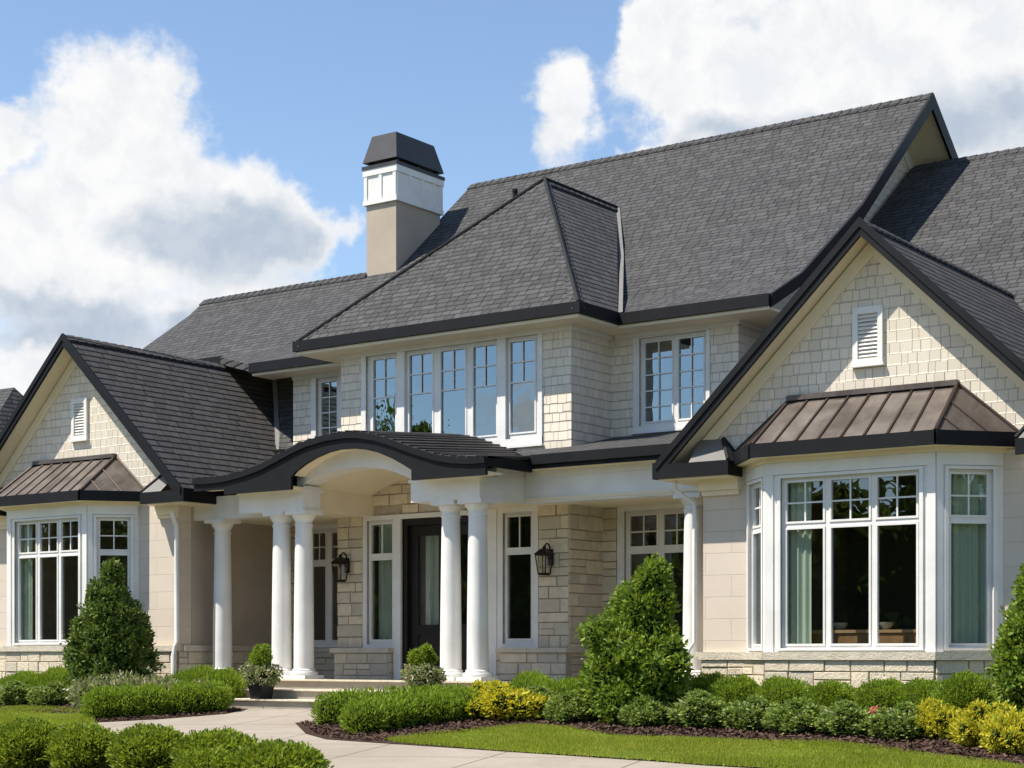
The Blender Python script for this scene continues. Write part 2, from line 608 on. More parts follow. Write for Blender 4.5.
    def wall(s, fr, a0, a1, c0, c1, t, holes=(), mi=0):
        xs = sorted({a0, a1, *[h[0] for h in holes], *[h[1] for h in holes]})
        zs = sorted({c0, c1, *[h[2] for h in holes], *[h[3] for h in holes]})
        for i in range(len(xs) - 1):
            for j in range(len(zs) - 1):
                mx_, mz = (xs[i] + xs[i + 1]) / 2, (zs[j] + zs[j + 1]) / 2
                if any(h[0] < mx_ < h[1] and h[2] < mz < h[3] for h in holes):
                    continue
                A, B, C, D = xs[i], xs[i + 1], zs[j], zs[j + 1]
                s.face([fr.p(A, 0, C), fr.p(B, 0, C), fr.p(B, 0, D), fr.p(A, 0, D)], mi)
                s.face([fr.p(B, -t, C), fr.p(A, -t, C), fr.p(A, -t, D), fr.p(B, -t, D)], mi)
        for (A, B, C, D) in list(holes):
            s.face([fr.p(A, 0, C), fr.p(A, 0, D), fr.p(A, -t, D), fr.p(A, -t, C)], mi)
            s.face([fr.p(B, 0, D), fr.p(B, 0, C), fr.p(B, -t, C), fr.p(B, -t, D)], mi)
            s.face([fr.p(A, 0, C), fr.p(A, -t, C), fr.p(B, -t, C), fr.p(B, 0, C)], mi)
            s.face([fr.p(A, 0, D), fr.p(B, 0, D), fr.p(B, -t, D), fr.p(A, -t, D)], mi)
        q = [(a0, 0), (a1, 0), (a1, -t), (a0, -t)]
        for e0, e1 in ((1, 2), (3, 0)):
            s.face([fr.p(*q[e0], c0), fr.p(*q[e1], c0), fr.p(*q[e1], c1), fr.p(*q[e0], c1)], mi)
        s.face([fr.p(*x, c1) for x in q], mi)

    def ashlar(s, fr, a0, a1, c0, c1, holes=(), hr=.21, proud=.03, mi=0, rnd=None):
        g = rnd or random
        zs = sorted({c0, c1, *[h[2] for h in holes if c0 < h[2] < c1], *[h[3] for h in holes if c0 < h[3] < c1]})
        j = .0075
        for z0, z1 in zip(zs, zs[1:]):
            k = max(1, round((z1 - z0) / hr))
            hs = [g.uniform(.75, 1.3) for _ in range(k)]
            tot = sum(hs)
            z = z0
            for h in hs:
                h = h / tot * (z1 - z0)
                free = [(a0, a1)]
                for (A, B, C, D) in holes:
                    if C < z + h / 2 < D:
                        nf = []
                        for f0, f1 in free:
                            if B <= f0 or A >= f1:
                                nf.append((f0, f1))
                            else:
                                if A > f0:
                                    nf.append((f0, A))
                                if B < f1:
                                    nf.append((B, f1))
                        free = nf
                for f0, f1 in free:
                    x = f0
                    while x < f1 - .005:
                        w = g.uniform(.20, .56)
                        if f1 - (x + w) < .13:
                            w = f1 - x
                        parts = [(z, z + h)]
                        if h > .2 and g.random() < .25:
                            parts = [(z, z + h * .5), (z + h * .5, z + h)]
                        for za, zb in parts:
                            d = proud * g.uniform(.6, 1.25)
                            e = .006
                            q0 = [(x + j, z_) for z_ in ()]
                            A, B, C, D = x + j, x + w - j, za + j, zb - j
                            back = [fr.p(A, -.01, C), fr.p(B, -.01, C), fr.p(B, -.01, D), fr.p(A, -.01, D)]
                            mid = [fr.p(A, d - e, C), fr.p(B, d - e, C), fr.p(B, d - e, D), fr.p(A, d - e, D)]
                            frt = [fr.p(A + e, d, C + e), fr.p(B - e, d, C + e), fr.p(B - e, d, D - e), fr.p(A + e, d, D - e)]
                            i = len(s.v)
                            s.v += back + mid + frt
                            for r0 in (0, 4):
                                for q in range(4):
                                    q2 = (q + 1) % 4
                                    s.f.append((i + r0 + q, i + r0 + q2, i + r0 + 4 + q2, i + r0 + 4 + q))
                                    s.m.append(mi)
                            s.f.append((i + 8, i + 9, i + 10, i + 11))
                            s.m.append(mi)
                        x += w
                z += h

    def build(s, name, mats, parent=None, smooth=False, local=False):
        if name in SPLIT and not s.cuts and not getattr(s, 'done', False):
            s.islands(.02 if name == 'stonework' else .006)
        if s.cuts:
            lim = sorted({0, *s.cuts, len(s.f)})
            res = []
            for i0, i1 in zip(lim, lim[1:]):
                sub = MB()
                sub.done = True
                for f, mi in zip(s.f[i0:i1], s.m[i0:i1]):
                    k0 = len(sub.v)
                    sub.v += [s.v[q] for q in f]
                    sub.f.append(tuple(range(k0, k0 + len(f))))
                    sub.m.append(mi)
                res.append(sub.build(name, mats, parent, smooth, local))
            return res[0]
        me = bpy.data.meshes.new(name)
        me.from_pydata(s.v, [], s.f)
        if not isinstance(mats, (list, tuple)):
            mats = [mats]
        for m in mats:
            me.materials.append(m)
        me.polygons.foreach_set('material_index', s.m)
        uvl = me.uv_layers.new(name='UVMap')
        co = np.array(s.v)
        uv = np.zeros((len(me.loops), 2))
        for p in me.polygons:
            n = p.normal
            vi = list(p.vertices)
            P = co[vi]
            if abs(n.z) > .995:
                q = P[:, :2]
            else:
                l = math.hypot(n.x, n.y)
                uax = np.array((-n.y / l, n.x / l, 0))
                nn = np.array(n)
                vax = np.cross(nn, uax)
                q = np.stack([P @ uax, P @ vax], 1)
            uv[p.loop_start:p.loop_start + p.loop_total] = q
        uvl.data.foreach_set('uv', uv.ravel())
        if smooth:
            me.polygons.foreach_set('use_smooth', [True] * len(me.polygons))
            me.set_sharp_from_angle(angle=R(40))
        o = bpy.data.objects.new(name, me)
        COL.objects.link(o)
        if parent:
            o.parent = parent
            if not local:
                w = Vector((0, 0, 0))
                q = parent
                while q:
                    w += q.location
                    q = q.parent
                o.location = -w
        return o


def tag(o, label, cat=None, group=None, kind=None):
    if label:
        o['label'] = label
    if cat:
        o['category'] = cat
    if group:
        o['group'] = group
    if kind:
        o['kind'] = kind
    return o


def empty(name, loc, label, cat, group=None):
    o = bpy.data.objects.new(name, None)
    COL.objects.link(o)
    o.location = loc
    return tag(o, label, cat, group)


def gz(y):
    return -.12 - .06 * min(15, max(0, 20 - y))


# ================================================================== GROUND
def sheet(name, poly, mt, off, kind='structure'):
    mb = MB()
    mb.face([(x, y, gz(y) + off) for x, y in poly])
    o = mb.build(name, mt)
    bpy.context.view_layer.update()
    return tag(o, None, None, None, kind)


mb = MB()
for y0, y1 in ((-300, 5), (5, 20), (20, 400)):
    mb.face([(-400, y0, gz(y0)), (400, y0, gz(y0)), (400, y1, gz(y1)), (-400, y1, gz(y1))])
tag(mb.build('ground', M['far']), None, None, None, 'structure')
LAWN_R = [(-13.65, 16.38), (-13.22, 16.14), (-11.46, 15.77), (-9.45, 15.5), (-8.62, 15.31), (-7.82, 15.23), (-5.2, 14.9), (-3.5, 14.7), (-3.5, 15.6),
          (-5.36, 15.91), (-6.15, 16.48), (-7.18, 17.09), (-8.08, 17.44), (-8.98, 17.49), (-10.36, 17.44), (-11.01, 17.61), (-12.13, 18.2),
          (-12.81, 18.29), (-13.23, 17.77), (-13.56, 17.15)]
LAWN_L = [(-28, 15.4), (-21.18, 15.95), (-19.94, 16.58), (-19.82, 17.09), (-20.67, 17.86), (-22.39, 18.92), (-23.47, 19.09), (-24.94, 18.78), (-28, 18.4)]
sheet('driveway', [(-40, 9.0), (4, 9.0), (4, 19.99), (-40, 19.99)], M['conc'], .006)
sheet('mulch_bed', [(-13.55, 16.1), (-8.0, 15.26), (-3.4, 14.72), (-3.4, 19.98), (-15.3, 19.98), (-15.9, 18.9), (-16.6, 17.95), (-15.3, 16.75), (-14.5, 16.25)], M['soil'], .014)
sheet('mulch_bed.001', [(-29, 18.0), (-21.0, 18.1), (-20.6, 17.35), (-19.95, 17.15), (-19.3, 17.9), (-18.9, 18.9), (-19.2, 19.7), (-21.5, 19.98), (-29, 19.98)], M['soil'], .014)
sheet('mulch_bed.002', [(-30, 5.2), (-8.0, 5.2), (-9.8, 11.2), (-12.0, 12.3), (-14.3, 12.6), (-20, 12.6), (-30, 12.6)], M['soil'], .012)
sheet('lawn', LAWN_R, M['turf'], .022)
sheet('lawn.001', LAWN_L, M['turf'], .022)


def inpoly(px, py, poly):
    ins = np.zeros(len(px), bool)
    n = len(poly)
    for i in range(n):
        x0, y0 = poly[i]
        x1, y1 = poly[(i + 1) % n]
        c = ((y0 > py) != (y1 > py)) & (px < (x1 - x0) * (py - y0) / (y1 - y0 + 1e-12) + x0)
        ins ^= c
    return ins


def sample(poly, n):
    xs = [p[0] for p in poly]
    ys = [p[1] for p in poly]
    X = rng.uniform(min(xs), max(xs), n)
    Y = rng.uniform(min(ys), max(ys), n)
    k = inpoly(X, Y, poly)
    return X[k], Y[k]


def quads(name, V, k, mats, parent=None, mi=None):
    """V: (n*k,3) vertices, every k form a face"""
    n = len(V) // k
    me = bpy.data.meshes.new(name)
    me.vertices.add(n * k)
    me.vertices.foreach_set('co', V.astype(np.float32).ravel())
    me.loops.add(n * k)
    me.loops.foreach_set('vertex_index', np.arange(n * k, dtype=np.int32))
    me.polygons.add(n)
    me.polygons.foreach_set('loop_start', np.arange(n, dtype=np.int32) * k)
    me.polygons.foreach_set('loop_total', np.full(n, k, np.int32))
    for m in mats if isinstance(mats, (list, tuple)) else [mats]:
        me.materials.append(m)
    if mi is not None:
        me.polygons.foreach_set('material_index', mi.astype(np.int32))
    me.update(calc_edges=True)
    o = bpy.data.objects.new(name, me)
    COL.objects.link(o)
    if parent:
        o.parent = parent
    return o


def grass(name, poly, n, hmin, hmax):
    X, Y = sample(poly, n)
    k = len(X)
    X = X + rng.normal(0, .022, k)
    Y = Y + rng.normal(0, .022, k)
    Z = np.array([gz(y) for y in Y]) + .015
    th = rng.uniform(0, 2 * math.pi, k)
    h = rng.uniform(hmin, hmax, k) * (.8 + .35 * np.sin(X * 2.1) * np.sin(Y * 2.7 + X))
    w = rng.uniform(.004, .0075, k)
    lean = rng.normal(0, .012, (k, 2))
    a = np.stack([X - np.cos(th) * w, Y - np.sin(th) * w, Z], 1)
    b = np.stack([X + np.cos(th) * w, Y + np.sin(th) * w, Z], 1)
    c = np.stack([X + lean[:, 0], Y + lean[:, 1], Z + h], 1)
    V = np.stack([a, b, c], 1).reshape(-1, 3)
    o = quads(name, V, 3, M['blade'])
    tag(o, 'bright green mown grass', None, None, 'stuff')


grass('grass', LAWN_R, 210000, .03, .065)
grass('grass.001', LAWN_L, 90000, .03, .065)


def chips(name, poly, n):
    X, Y = sample(poly, n)
    k = len(X)
    Z = np.array([gz(y) for y in Y]) + .016 + rng.uniform(0, .03, k)
    a = rng.normal(0, 1, (k, 3)) * (1, 1, .35)
    a /= np.linalg.norm(a, axis=1)[:, None]
    b = np.cross(a, rng.normal(0, .4, (k, 3)) + (0, 0, 1))
    b /= np.linalg.norm(b, axis=1)[:, None]
    P = np.stack([X, Y, Z], 1)
    l = rng.uniform(.012, .035, k)[:, None]
    w = rng.uniform(.006, .014, k)[:, None]
    V = np.stack([P - a * l - b * w, P + a * l - b * w, P + a * l + b * w, P - a * l + b * w], 1).reshape(-1, 3)
    tag(quads(name, V, 4, M['chip']), 'dark reddish brown bark mulch', None, None, 'stuff')


chips('mulch', [(-13.6, 16.2), (-12.81, 18.2), (-12.13, 18.1), (-11.01, 17.5), (-8.08, 17.3), (-6.15, 16.3), (-3.5, 15.2), (-3.4, 19.3), (-15.3, 19.6), (-15.9, 18.9), (-16.5, 17.95), (-15.2, 16.8), (-14.4, 16.3)], 34000)
chips('mulch.001', [(-28, 18.2), (-21.0, 18.1), (-20.6, 17.4), (-19.95, 17.2), (-19.3, 17.9), (-18.9, 18.9), (-19.2, 19.6), (-21.5, 19.9), (-28, 19.9)], 14000)

# ================================================================== HOUSE
HOUSE = empty('house', (-17, 23, -.12), 'large cream house with dark shingle roofs, two gabled wings and a columned porch', 'house')
H = HOUSE
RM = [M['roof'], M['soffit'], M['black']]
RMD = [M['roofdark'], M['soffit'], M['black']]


def grille(mb, fr, a0, a1, c0, c1, nc, nr, b0, b1, w=.017):
    for i in range(1, nc):
        a = a0 + (a1 - a0) * i / nc
        mb.lbox(fr, a - w / 2, a + w / 2, b0, b1, c0, c1)
    for j in range(1, nr):
        c = c0 + (c1 - c0) * j / nr
        mb.lbox(fr, a0, a1, b0 + .001, b1 - .001, c - w / 2, c + w / 2)


def window(fr, lights, hole, casing, glass='glass', sill=True, rec=.05, label=None):
    """lights: (a0,a1,c0,c1,cols,rows,fraction of height with bars from the top); hole: a0,a1,c0,c1; casing: margins l,r,b,t"""
    f = MB()
    A, B, C, D = hole
    fw = .04
    t0, t1 = -rec - .05, -rec
    # fill the hole with frame stock, leaving the lights open: wall with holes
    lh = [(l[0], l[1], l[2], l[3]) for l in lights]
    fr2 = FR((fr.o[0] + fr.n[0] * t1, fr.o[1] + fr.n[1] * t1), fr.e)
    f.wall(fr2, A, B, C, D, .05, lh)
    for l in lights:
        a0, a1, c0, c1, nc, nr, fc = l
        s = .028
        for bb in ((a0, a0 + s, c0, c1), (a1 - s, a1, c0, c1), (a0 + s, a1 - s, c0, c0 + s), (a0 + s, a1 - s, c1 - s, c1)):
            f.lbox(fr2, bb[0], bb[1], -.035, .012, bb[2], bb[3])
        if nc > 1 or nr > 1:
            cb = c1 - (c1 - c0) * fc
            grille(f, fr2, a0 + s, a1 - s, cb, c1 - s, nc, nr, -.016, -.004, .021)
            if fc < .99:
                f.lbox(fr2, a0 + s, a1 - s, -.0155, -.0045, cb - .011, cb + .011)
    w = f.build('window', M['trim'], H)
    if label:
        w['label'] = label
    g = MB()
    for l in lights:
        g.face([fr2.p(l[0], -.026, l[2]), fr2.p(l[1], -.026, l[2]), fr2.p(l[1], -.026, l[3]), fr2.p(l[0], -.026, l[3])])
    g.build('pane', M[glass], w)
    if casing:
        l_, r_, b_, t_ = casing
        c = MB()
        pr = .028
        if l_:
            c.lbox(fr, A - l_, A, -.02, pr, C - b_, D + t_)
        if r_:
            c.lbox(fr, B, B + r_, -.02, pr, C - b_, D + t_)
        if t_:
            c.lbox(fr, A, B, -.02, pr, D, D + t_)
        if b_:
            c.lbox(fr, A, B, -.02, pr, C - b_, C)
        c.build('casing', M['trim'], w)
        if sill:
            q = MB()
            q.lbox(fr, A - l_ - .02, B + r_ + .02, -.02, .065, C - b_ - .035, C - b_ + .004)
            q.build('sill', M['trim'], w)
    return w


def ridge_caps(name, p0, p1, mt=None, w=.15, step=.2):
    mb = MB()
    P0, P1 = Vector(p0), Vector(p1)
    L = (P1 - P0).length
    d = (P1 - P0).normalized()
    s = Vector((d.y, -d.x, 0)).normalized()
    n = int(L / step)
    for i in range(n):
        a = P0 + d * (i * L / n)
        b = P0 + d * ((i + 1) * L / n + .03)
        h0, h1 = .010, .026
        for sg in (1, -1):
            q = [a + Vector((0, 0, h0)), b + Vector((0, 0, h1)), b + s * sg * w + Vector((0, 0, h1 - w * .8)), a + s * sg * w + Vector((0, 0, h0 - w * .8))]
            lo = [x - Vector((0, 0, .03)) for x in q]
            if sg > 0:
                q.reverse()
                lo.reverse()
            mb.hexa(lo, q)
    return mb.build(name, mt or M['roof'], H)


# ---------------------------------------------------------------- main volume
YW, XL, XR = 24.5, -22.7, -13.1
XLL = -28.5
PROF = [(24.0, 6.27), (25.07, 6.79), (27.35, 8.35), (30.5, 11.08)]


def zroof(y):
    for (y0, z0), (y1, z1) in zip(PROF, PROF[1:]):
        if y <= y1:
            return z0 + (z1 - z0) * (y - y0) / (y1 - y0)
    return PROF[-1][1]


T = .14
mb = MB()
# right (tall) part: front slope from X=-22.9 to the right verge
XV = -12.3
for (y0, z0), (y1, z1) in zip(PROF, PROF[1:]):
    if y1 < 26:
        mb.slab([(-23.3, y0, z0), (XV, y0, z0), (XV, y1, z1), (-23.3, y1, z1)], T)
    else:
        mb.slab([(-22.95, y0, z0), (XV, y0, z0), (XV, y1, z1), (-22.95, y1, z1)], T)
yl = 27.80
zl = zroof(yl)
# lower left part of the same slope, cut back above the left wing's ridge
yb = 24.95
mb.slab([(-23.3, 24.0, 6.27), (-23.3, 25.07, 6.79), (-25.1, 25.07, 6.79), (-25.1, yb, zroof(yb))], T, 0, 1, 0)
mb.slab([(XLL, 25.07, 6.79), (-22.95, 25.07, 6.79), (-22.95, 27.35, 8.35), (XLL, 27.35, 8.35)], T)
mb.slab([(XLL, 27.35, 8.35), (-22.95, 27.35, 8.35), (-22.95, yl, zl), (XLL, yl, zl)], T)
# rear slopes
mb.slab([(XV, 37, 6.27), (-22.95, 37, 6.27), (-22.95, 30.5, 11.08), (XV, 30.5, 11.08)], T)
mb.slab([(-22.95, 31.7, 6.27), (XLL, 31.7, 6.27), (XLL, yl, zl), (-22.95, yl, zl)], T)
mb.build('roof', RM, H)
ridge_caps('ridge_cap', (-22.95, 30.5, 11.1), (XV, 30.5, 11.1))
ridge_caps('ridge_cap', (XLL, yl, zl + .02), (-23.62, yl, zl + .02))
# eaves: fascia / gutter and soffits
mb = MB()
mb.beam((-15.12, 24.0, 6.27), (XV + .02, 24.0, 6.27), .06, -.155, .025)
mb.beam((-23.34, 24.0, 6.27), (-20.9, 24.0, 6.27), .06, -.155, .025)
mb.beam((-23.3, 24.7, 6.25), (-23.3, 24.0, 6.25), .05, -.16, .0)
prof2 = PROF
for (y0, z0), (y1, z1) in zip(prof2, prof2[1:]):
    mb.beam((XV, y0, z0), (XV, y1, z1), .05, -.18 if y0 < 25 else -.25, .025)
mb.beam((XV, 30.5, 11.08), (XV, 37, 6.27), .05, -.30, .025)
mb.build('fascia', M['black'], H)
mb = MB()
mb.box(-15.6, XV, 24.0, 24.55, 6.06, 6.11)
mb.box(-23.3, -20.4, 24.0, 24.55, 6.06, 6.11)
mb.box(XR, XV - .01, 24.45, 26.2, 6.058, 6.10)
mb.build('soffit', M['soffit'], H)
# walls
fU = FR((0, YW), (1, 0))
mb = MB()
BR_ = -15.5
HU = (-14.94, -13.68, 4.5, 5.96)
HL = (-22.1, -21.55, 4.1, 5.96)
mb.wall(fU, BR_ + .0, XR, 3.6, 6.2, .2, [HU])
mb.wall(fU, XL, -20.4, 3.0, 6.2, .2, [HL])
# right side wall and gable
pts = [(24.7, 3.0), (36.4, 3.0), (36.4, 6.5), (30.5, 10.92)] + [(y, z - .15) for y, z in reversed(PROF[1:3])] + [(24.7, 6.4)]
mb.extr(pts, lambda y, z: (XR, y, z), lambda y, z: (XR - .2, y, z))
# left gables and rear wall close the volume
pts = [(24.7, 3.0), (36.4, 3.0), (36.4, 6.4), (30.5, 10.9), (27.35, 8.18), (24.7, 6.3)]
mb.extr(pts, lambda y, z: (XL + .2, y, z), lambda y, z: (XL, y, z))
mb.extr([(25.3, 2.0), (31.2, 2.0), (31.2, 6.4), (yl, zl - .2), (25.3, 6.75)], lambda y, z: (XLL + .4, y, z), lambda y, z: (XLL + .2, y, z))
mb.box(-28, XR, 36.4, 36.6, -.1, 6.4)
mb.build('wall', M['shake'], H)
mb = MB()
mb.lbox(fU, -15.4, XR + .03, -.02, .035, 5.985, 6.07)
mb.lbox(fU, XL, -20.44, -.02, .035, 5.985, 6.07)
mb.beam((XR, 24.46, 5.985), (XR, 26.2, 5.985), .035, 0, .085)
for (y0, z0), (y1, z1) in zip(PROF[1:], PROF[2:]):
    mb.beam((XR, y0, z0), (XR, y1, z1), .03, -.42, -.13)
mb.beam((XR, 30.5, 11.08), (XR, 36.5, 6.6), .03, -.42, -.13)
mb.build('frieze', M['trim'], H)
window(fU, [(-14.89, -14.32, 4.55, 5.91, 2, 5, 1), (-14.25, -13.73, 4.55, 5.91, 2, 5, 1)], HU, (.11, .07, .09, .02), 'glassup')
window(fU, [(-22.05, -21.6, 4.16, 5.91, 2, 6, 1)], HL, (.12, .1, .1, .02), 'glassup')

# ---------------------------------------------------------------- far right wing roof behind the gable
mb = MB()
zf = lambda y: 6.42 + .75 * (y - 26.46)
mb.slab([(-13.0, 24.3, zf(24.3)), (-3.0, 24.3, zf(24.3)), (-3.0, 31.25, zf(31.25)), (-13.0, 31.25, zf(31.25))], T)
mb.slab([(-3.0, 37.5, 5.3), (-13.0, 37.5, 5.3), (-13.0, 31.25, zf(31.25)), (-3.0, 31.25, zf(31.25))], T)
mb.build('roof', [M['roof'], M['soffit'], M['black']], H)
ridge_caps('ridge_cap', (-12.95, 31.25, zf(31.25) + .02), (-3, 31.25, zf(31.25) + .02))
mb = MB()
mb.box(-6.9, -3.2, 24.6, 24.8, -.1, 4.5)
mb.box(-3.4, -3.2, 24.8, 36.9, -.1, 5.2)
mb.box(-13, -3.2, 36.7, 36.9, -.1, 5.2)
mb.build('wall', M['shake'], H)

# ---------------------------------------------------------------- projecting upper bay with hip roof
YB, BL, BR = 23.3, -20.43, -15.5
fB = FR((0, YB), (1, 0))
HB = (-19.84, -16.14, 4.3, 5.985)
mb = MB()
mb.wall(fB, BL, BR, 3.3, 6.15, .2, [HB])
fBs = FR((BR, YB), (0, 1))
mb.wall(fBs, 0.2, 1.2, 3.3, 6.15, .2)
fBl = FR((BL, YB + 1.3), (0, -1))
mb.wall(fBl, 0.1, 1.1, 3.3, 6.15, .2)
mb.build('wall', M['shake'], H)
gw = []
for a0, a1 in ((-19.74, -19.18), (-18.92, -18.36), (-18.23, -17.65), (-17.54, -17.0), (-16.77, -16.22)):
    gw.append((a0, a1, 4.38, 5.94, 2, 2, .45))
wb = window(fB, gw, HB, (.1, .08, .12, 0), 'glassup', True, .04)
mb = MB()
for a in (-19.05, -16.885):
    mb.lbox(fB, a - .085, a + .085, -.03, .024, 4.3, 5.985)
mb.lbox(fB, HB[0] - .1, HB[1] + .08, -.03, .026, 4.3 - .115, 4.3)
mb.build('casing', M['trim'], wb)
mb = MB()
ye = 22.82
PK = (-17.95, 26.1, 9.42)
PM = (-17.95, 28.58, 9.42)
el, er = -21.05, -15.05
mb.slab([(el, ye, 6.28), (er, ye, 6.28), PK], T)
# right slope, broken where it meets the main roof
vm = (-16.72, 26.75, 7.98)
mb.slab([(er, ye, 6.28), (er, 24.0, 6.28), vm, PM, PK], T)
mb.slab([PK, PM, (el, 24.0, 6.28), (el, ye, 6.28)], T)
mb.build('roof', RM, H)
ridge_caps('ridge_cap', PK, PM, None, .12)
for a, nm in (((el, ye, 6.28), 0), ((er, ye, 6.28), 1)):
    ridge_caps('hip_cap', a, PK, None, .11)
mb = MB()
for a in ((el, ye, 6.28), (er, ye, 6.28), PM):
    mb.tube([Vector(a) + Vector((0, 0, .03)), Vector(PK) + Vector((0, 0, .035))], .032, 6)  # dark tubes standing in for the roof edge shadow along hips and ridge
mb.build('hip_shadow_line', plain('hip_shadow_dark', (.016, .016, .017), .7, 0, .2, 4, 0, 60, .2), H)
mb = MB()
mb.beam((el, ye, 6.28), (er, ye, 6.28), .06, -.155, .025)
mb.beam((er, ye - .06, 6.28), (er, 24.0, 6.28), .06, -.155, .025)
mb.beam((el, 24.0, 6.28), (el, ye - .06, 6.28), .06, -.155, .025)
mb.build('fascia', M['black'], H)
mb = MB()
mb.box(el, er, ye, YB + .05, 6.068, 6.12)
mb.box(BR, er, YB + .05, 24.5, 6.068, 6.12)
mb.box(el, BL, YB + .05, 24.5, 6.068, 6.12)
mb.build('soffit', M['soffit'], H)
mb = MB()
mb.lbox(fB, BL - .03, BR + .03, -.02, .035, 5.985, 6.075)
mb.lbox(fBs, .02, 1.22, -.02, .035, 5.985, 6.075)
mb.build('frieze', M['trim'], H)


def strip(mb, p0, p1, w, n):
    P0, P1 = Vector(p0), Vector(p1)
    d = (P1 - P0).normalized()
    s = d.cross(Vector(n)).normalized() * w
    up = Vector(n).normalized() * .03
    b = [P0 - s, P1 - s, P1 + s, P0 + s]
    mb.hexa([x - up for x in b], [x + up * .6 for x in b])


mb = MB()
strip(mb, (PM[0] + .03, PM[1], PM[2]), (vm[0] + .03, vm[1], vm[2]), .035, (.3, -.6, .7))
strip(mb, (vm[0] + .03, vm[1], vm[2]), (er + .05, 24.0, 6.31), .035, (.3, -.6, .7))
mb.build('flashing', M['flash'], H)
mb = MB()
mb.lathe(-20.9, 29.3, [(.05, 9.8), (.05, 10.35), (.06, 10.36), (.06, 10.42)], 12)
mb.build('vent_pipe', M['black'], H)

# ---------------------------------------------------------------- chimney
mb = MB()
cx0, cx1, cy0, cy1 = -23.60, -22.80, 27.72, 29.2
zk = lambda z: .72 + (z - .72) * .9886
mb.box(cx0, cx1, cy0, cy1, 8.0, zk(10.26))
ch = mb.build('chimney', M['stucco'], H)
mb = MB()
mb.box(cx0 - .03, cx1 + .03, cy0 - .03, cy1 + .03, zk(10.262), zk(10.98))
for (z0, z1, o) in ((10.25, 10.35, .055), (10.86, 11.0, .06)):
    mb.box(cx0 - o, cx1 + o, cy0 - o, cy1 + o, zk(z0), zk(z1))
fF = FR((0, cy0 - .03), (1, 0))
fS = FR((cx1 + .03, 0), (0, 1))
for a in (cx0 - .03, cx0 + .37, cx1 - .05):
    mb.lbox(fF, a, a + .08, 0, .022, zk(10.35), zk(10.86))
for a in (cy0 - .03, cy0 + .38, cy0 + .78, cy0 + 1.18, cy1 - .05):
    mb.lbox(fS, a, a + .08, 0, .022, zk(10.35), zk(10.86))
mb.build('chimney_panel', M['trim'], ch)
mb = MB()
o = .075
mb.box(cx0 - o, cx1 + o, cy0 - o, cy1 + o, zk(11.0), zk(11.07))
for x in (cx0 + .02, cx1 - .1):
    for y in (cy0 + .05, (cy0 + cy1) / 2, cy1 - .12):
        mb.box(x, x + .08, y, y + .08, zk(11.07), zk(11.17))
o = .06
i = .15
q0 = [(cx0 - o, cy0 - o), (cx1 + o, cy0 - o), (cx1 + o, cy1 + o), (cx0 - o, cy1 + o)]
q1 = [(cx0 + i - .05, cy0 + .06), (cx1 - i + .1, cy0 + .06), (cx1 - i + .1, cy1 - i), (cx0 + i - .05, cy1 - i)]
mb.hexa([(x, y, zk(11.15)) for x, y in q0], [(x, y, zk(11.72)) for x, y in q1])
mb.build('hood', plain('charcoal_hood', (.045, .043, .048), .5, .2, .15, 3), ch)


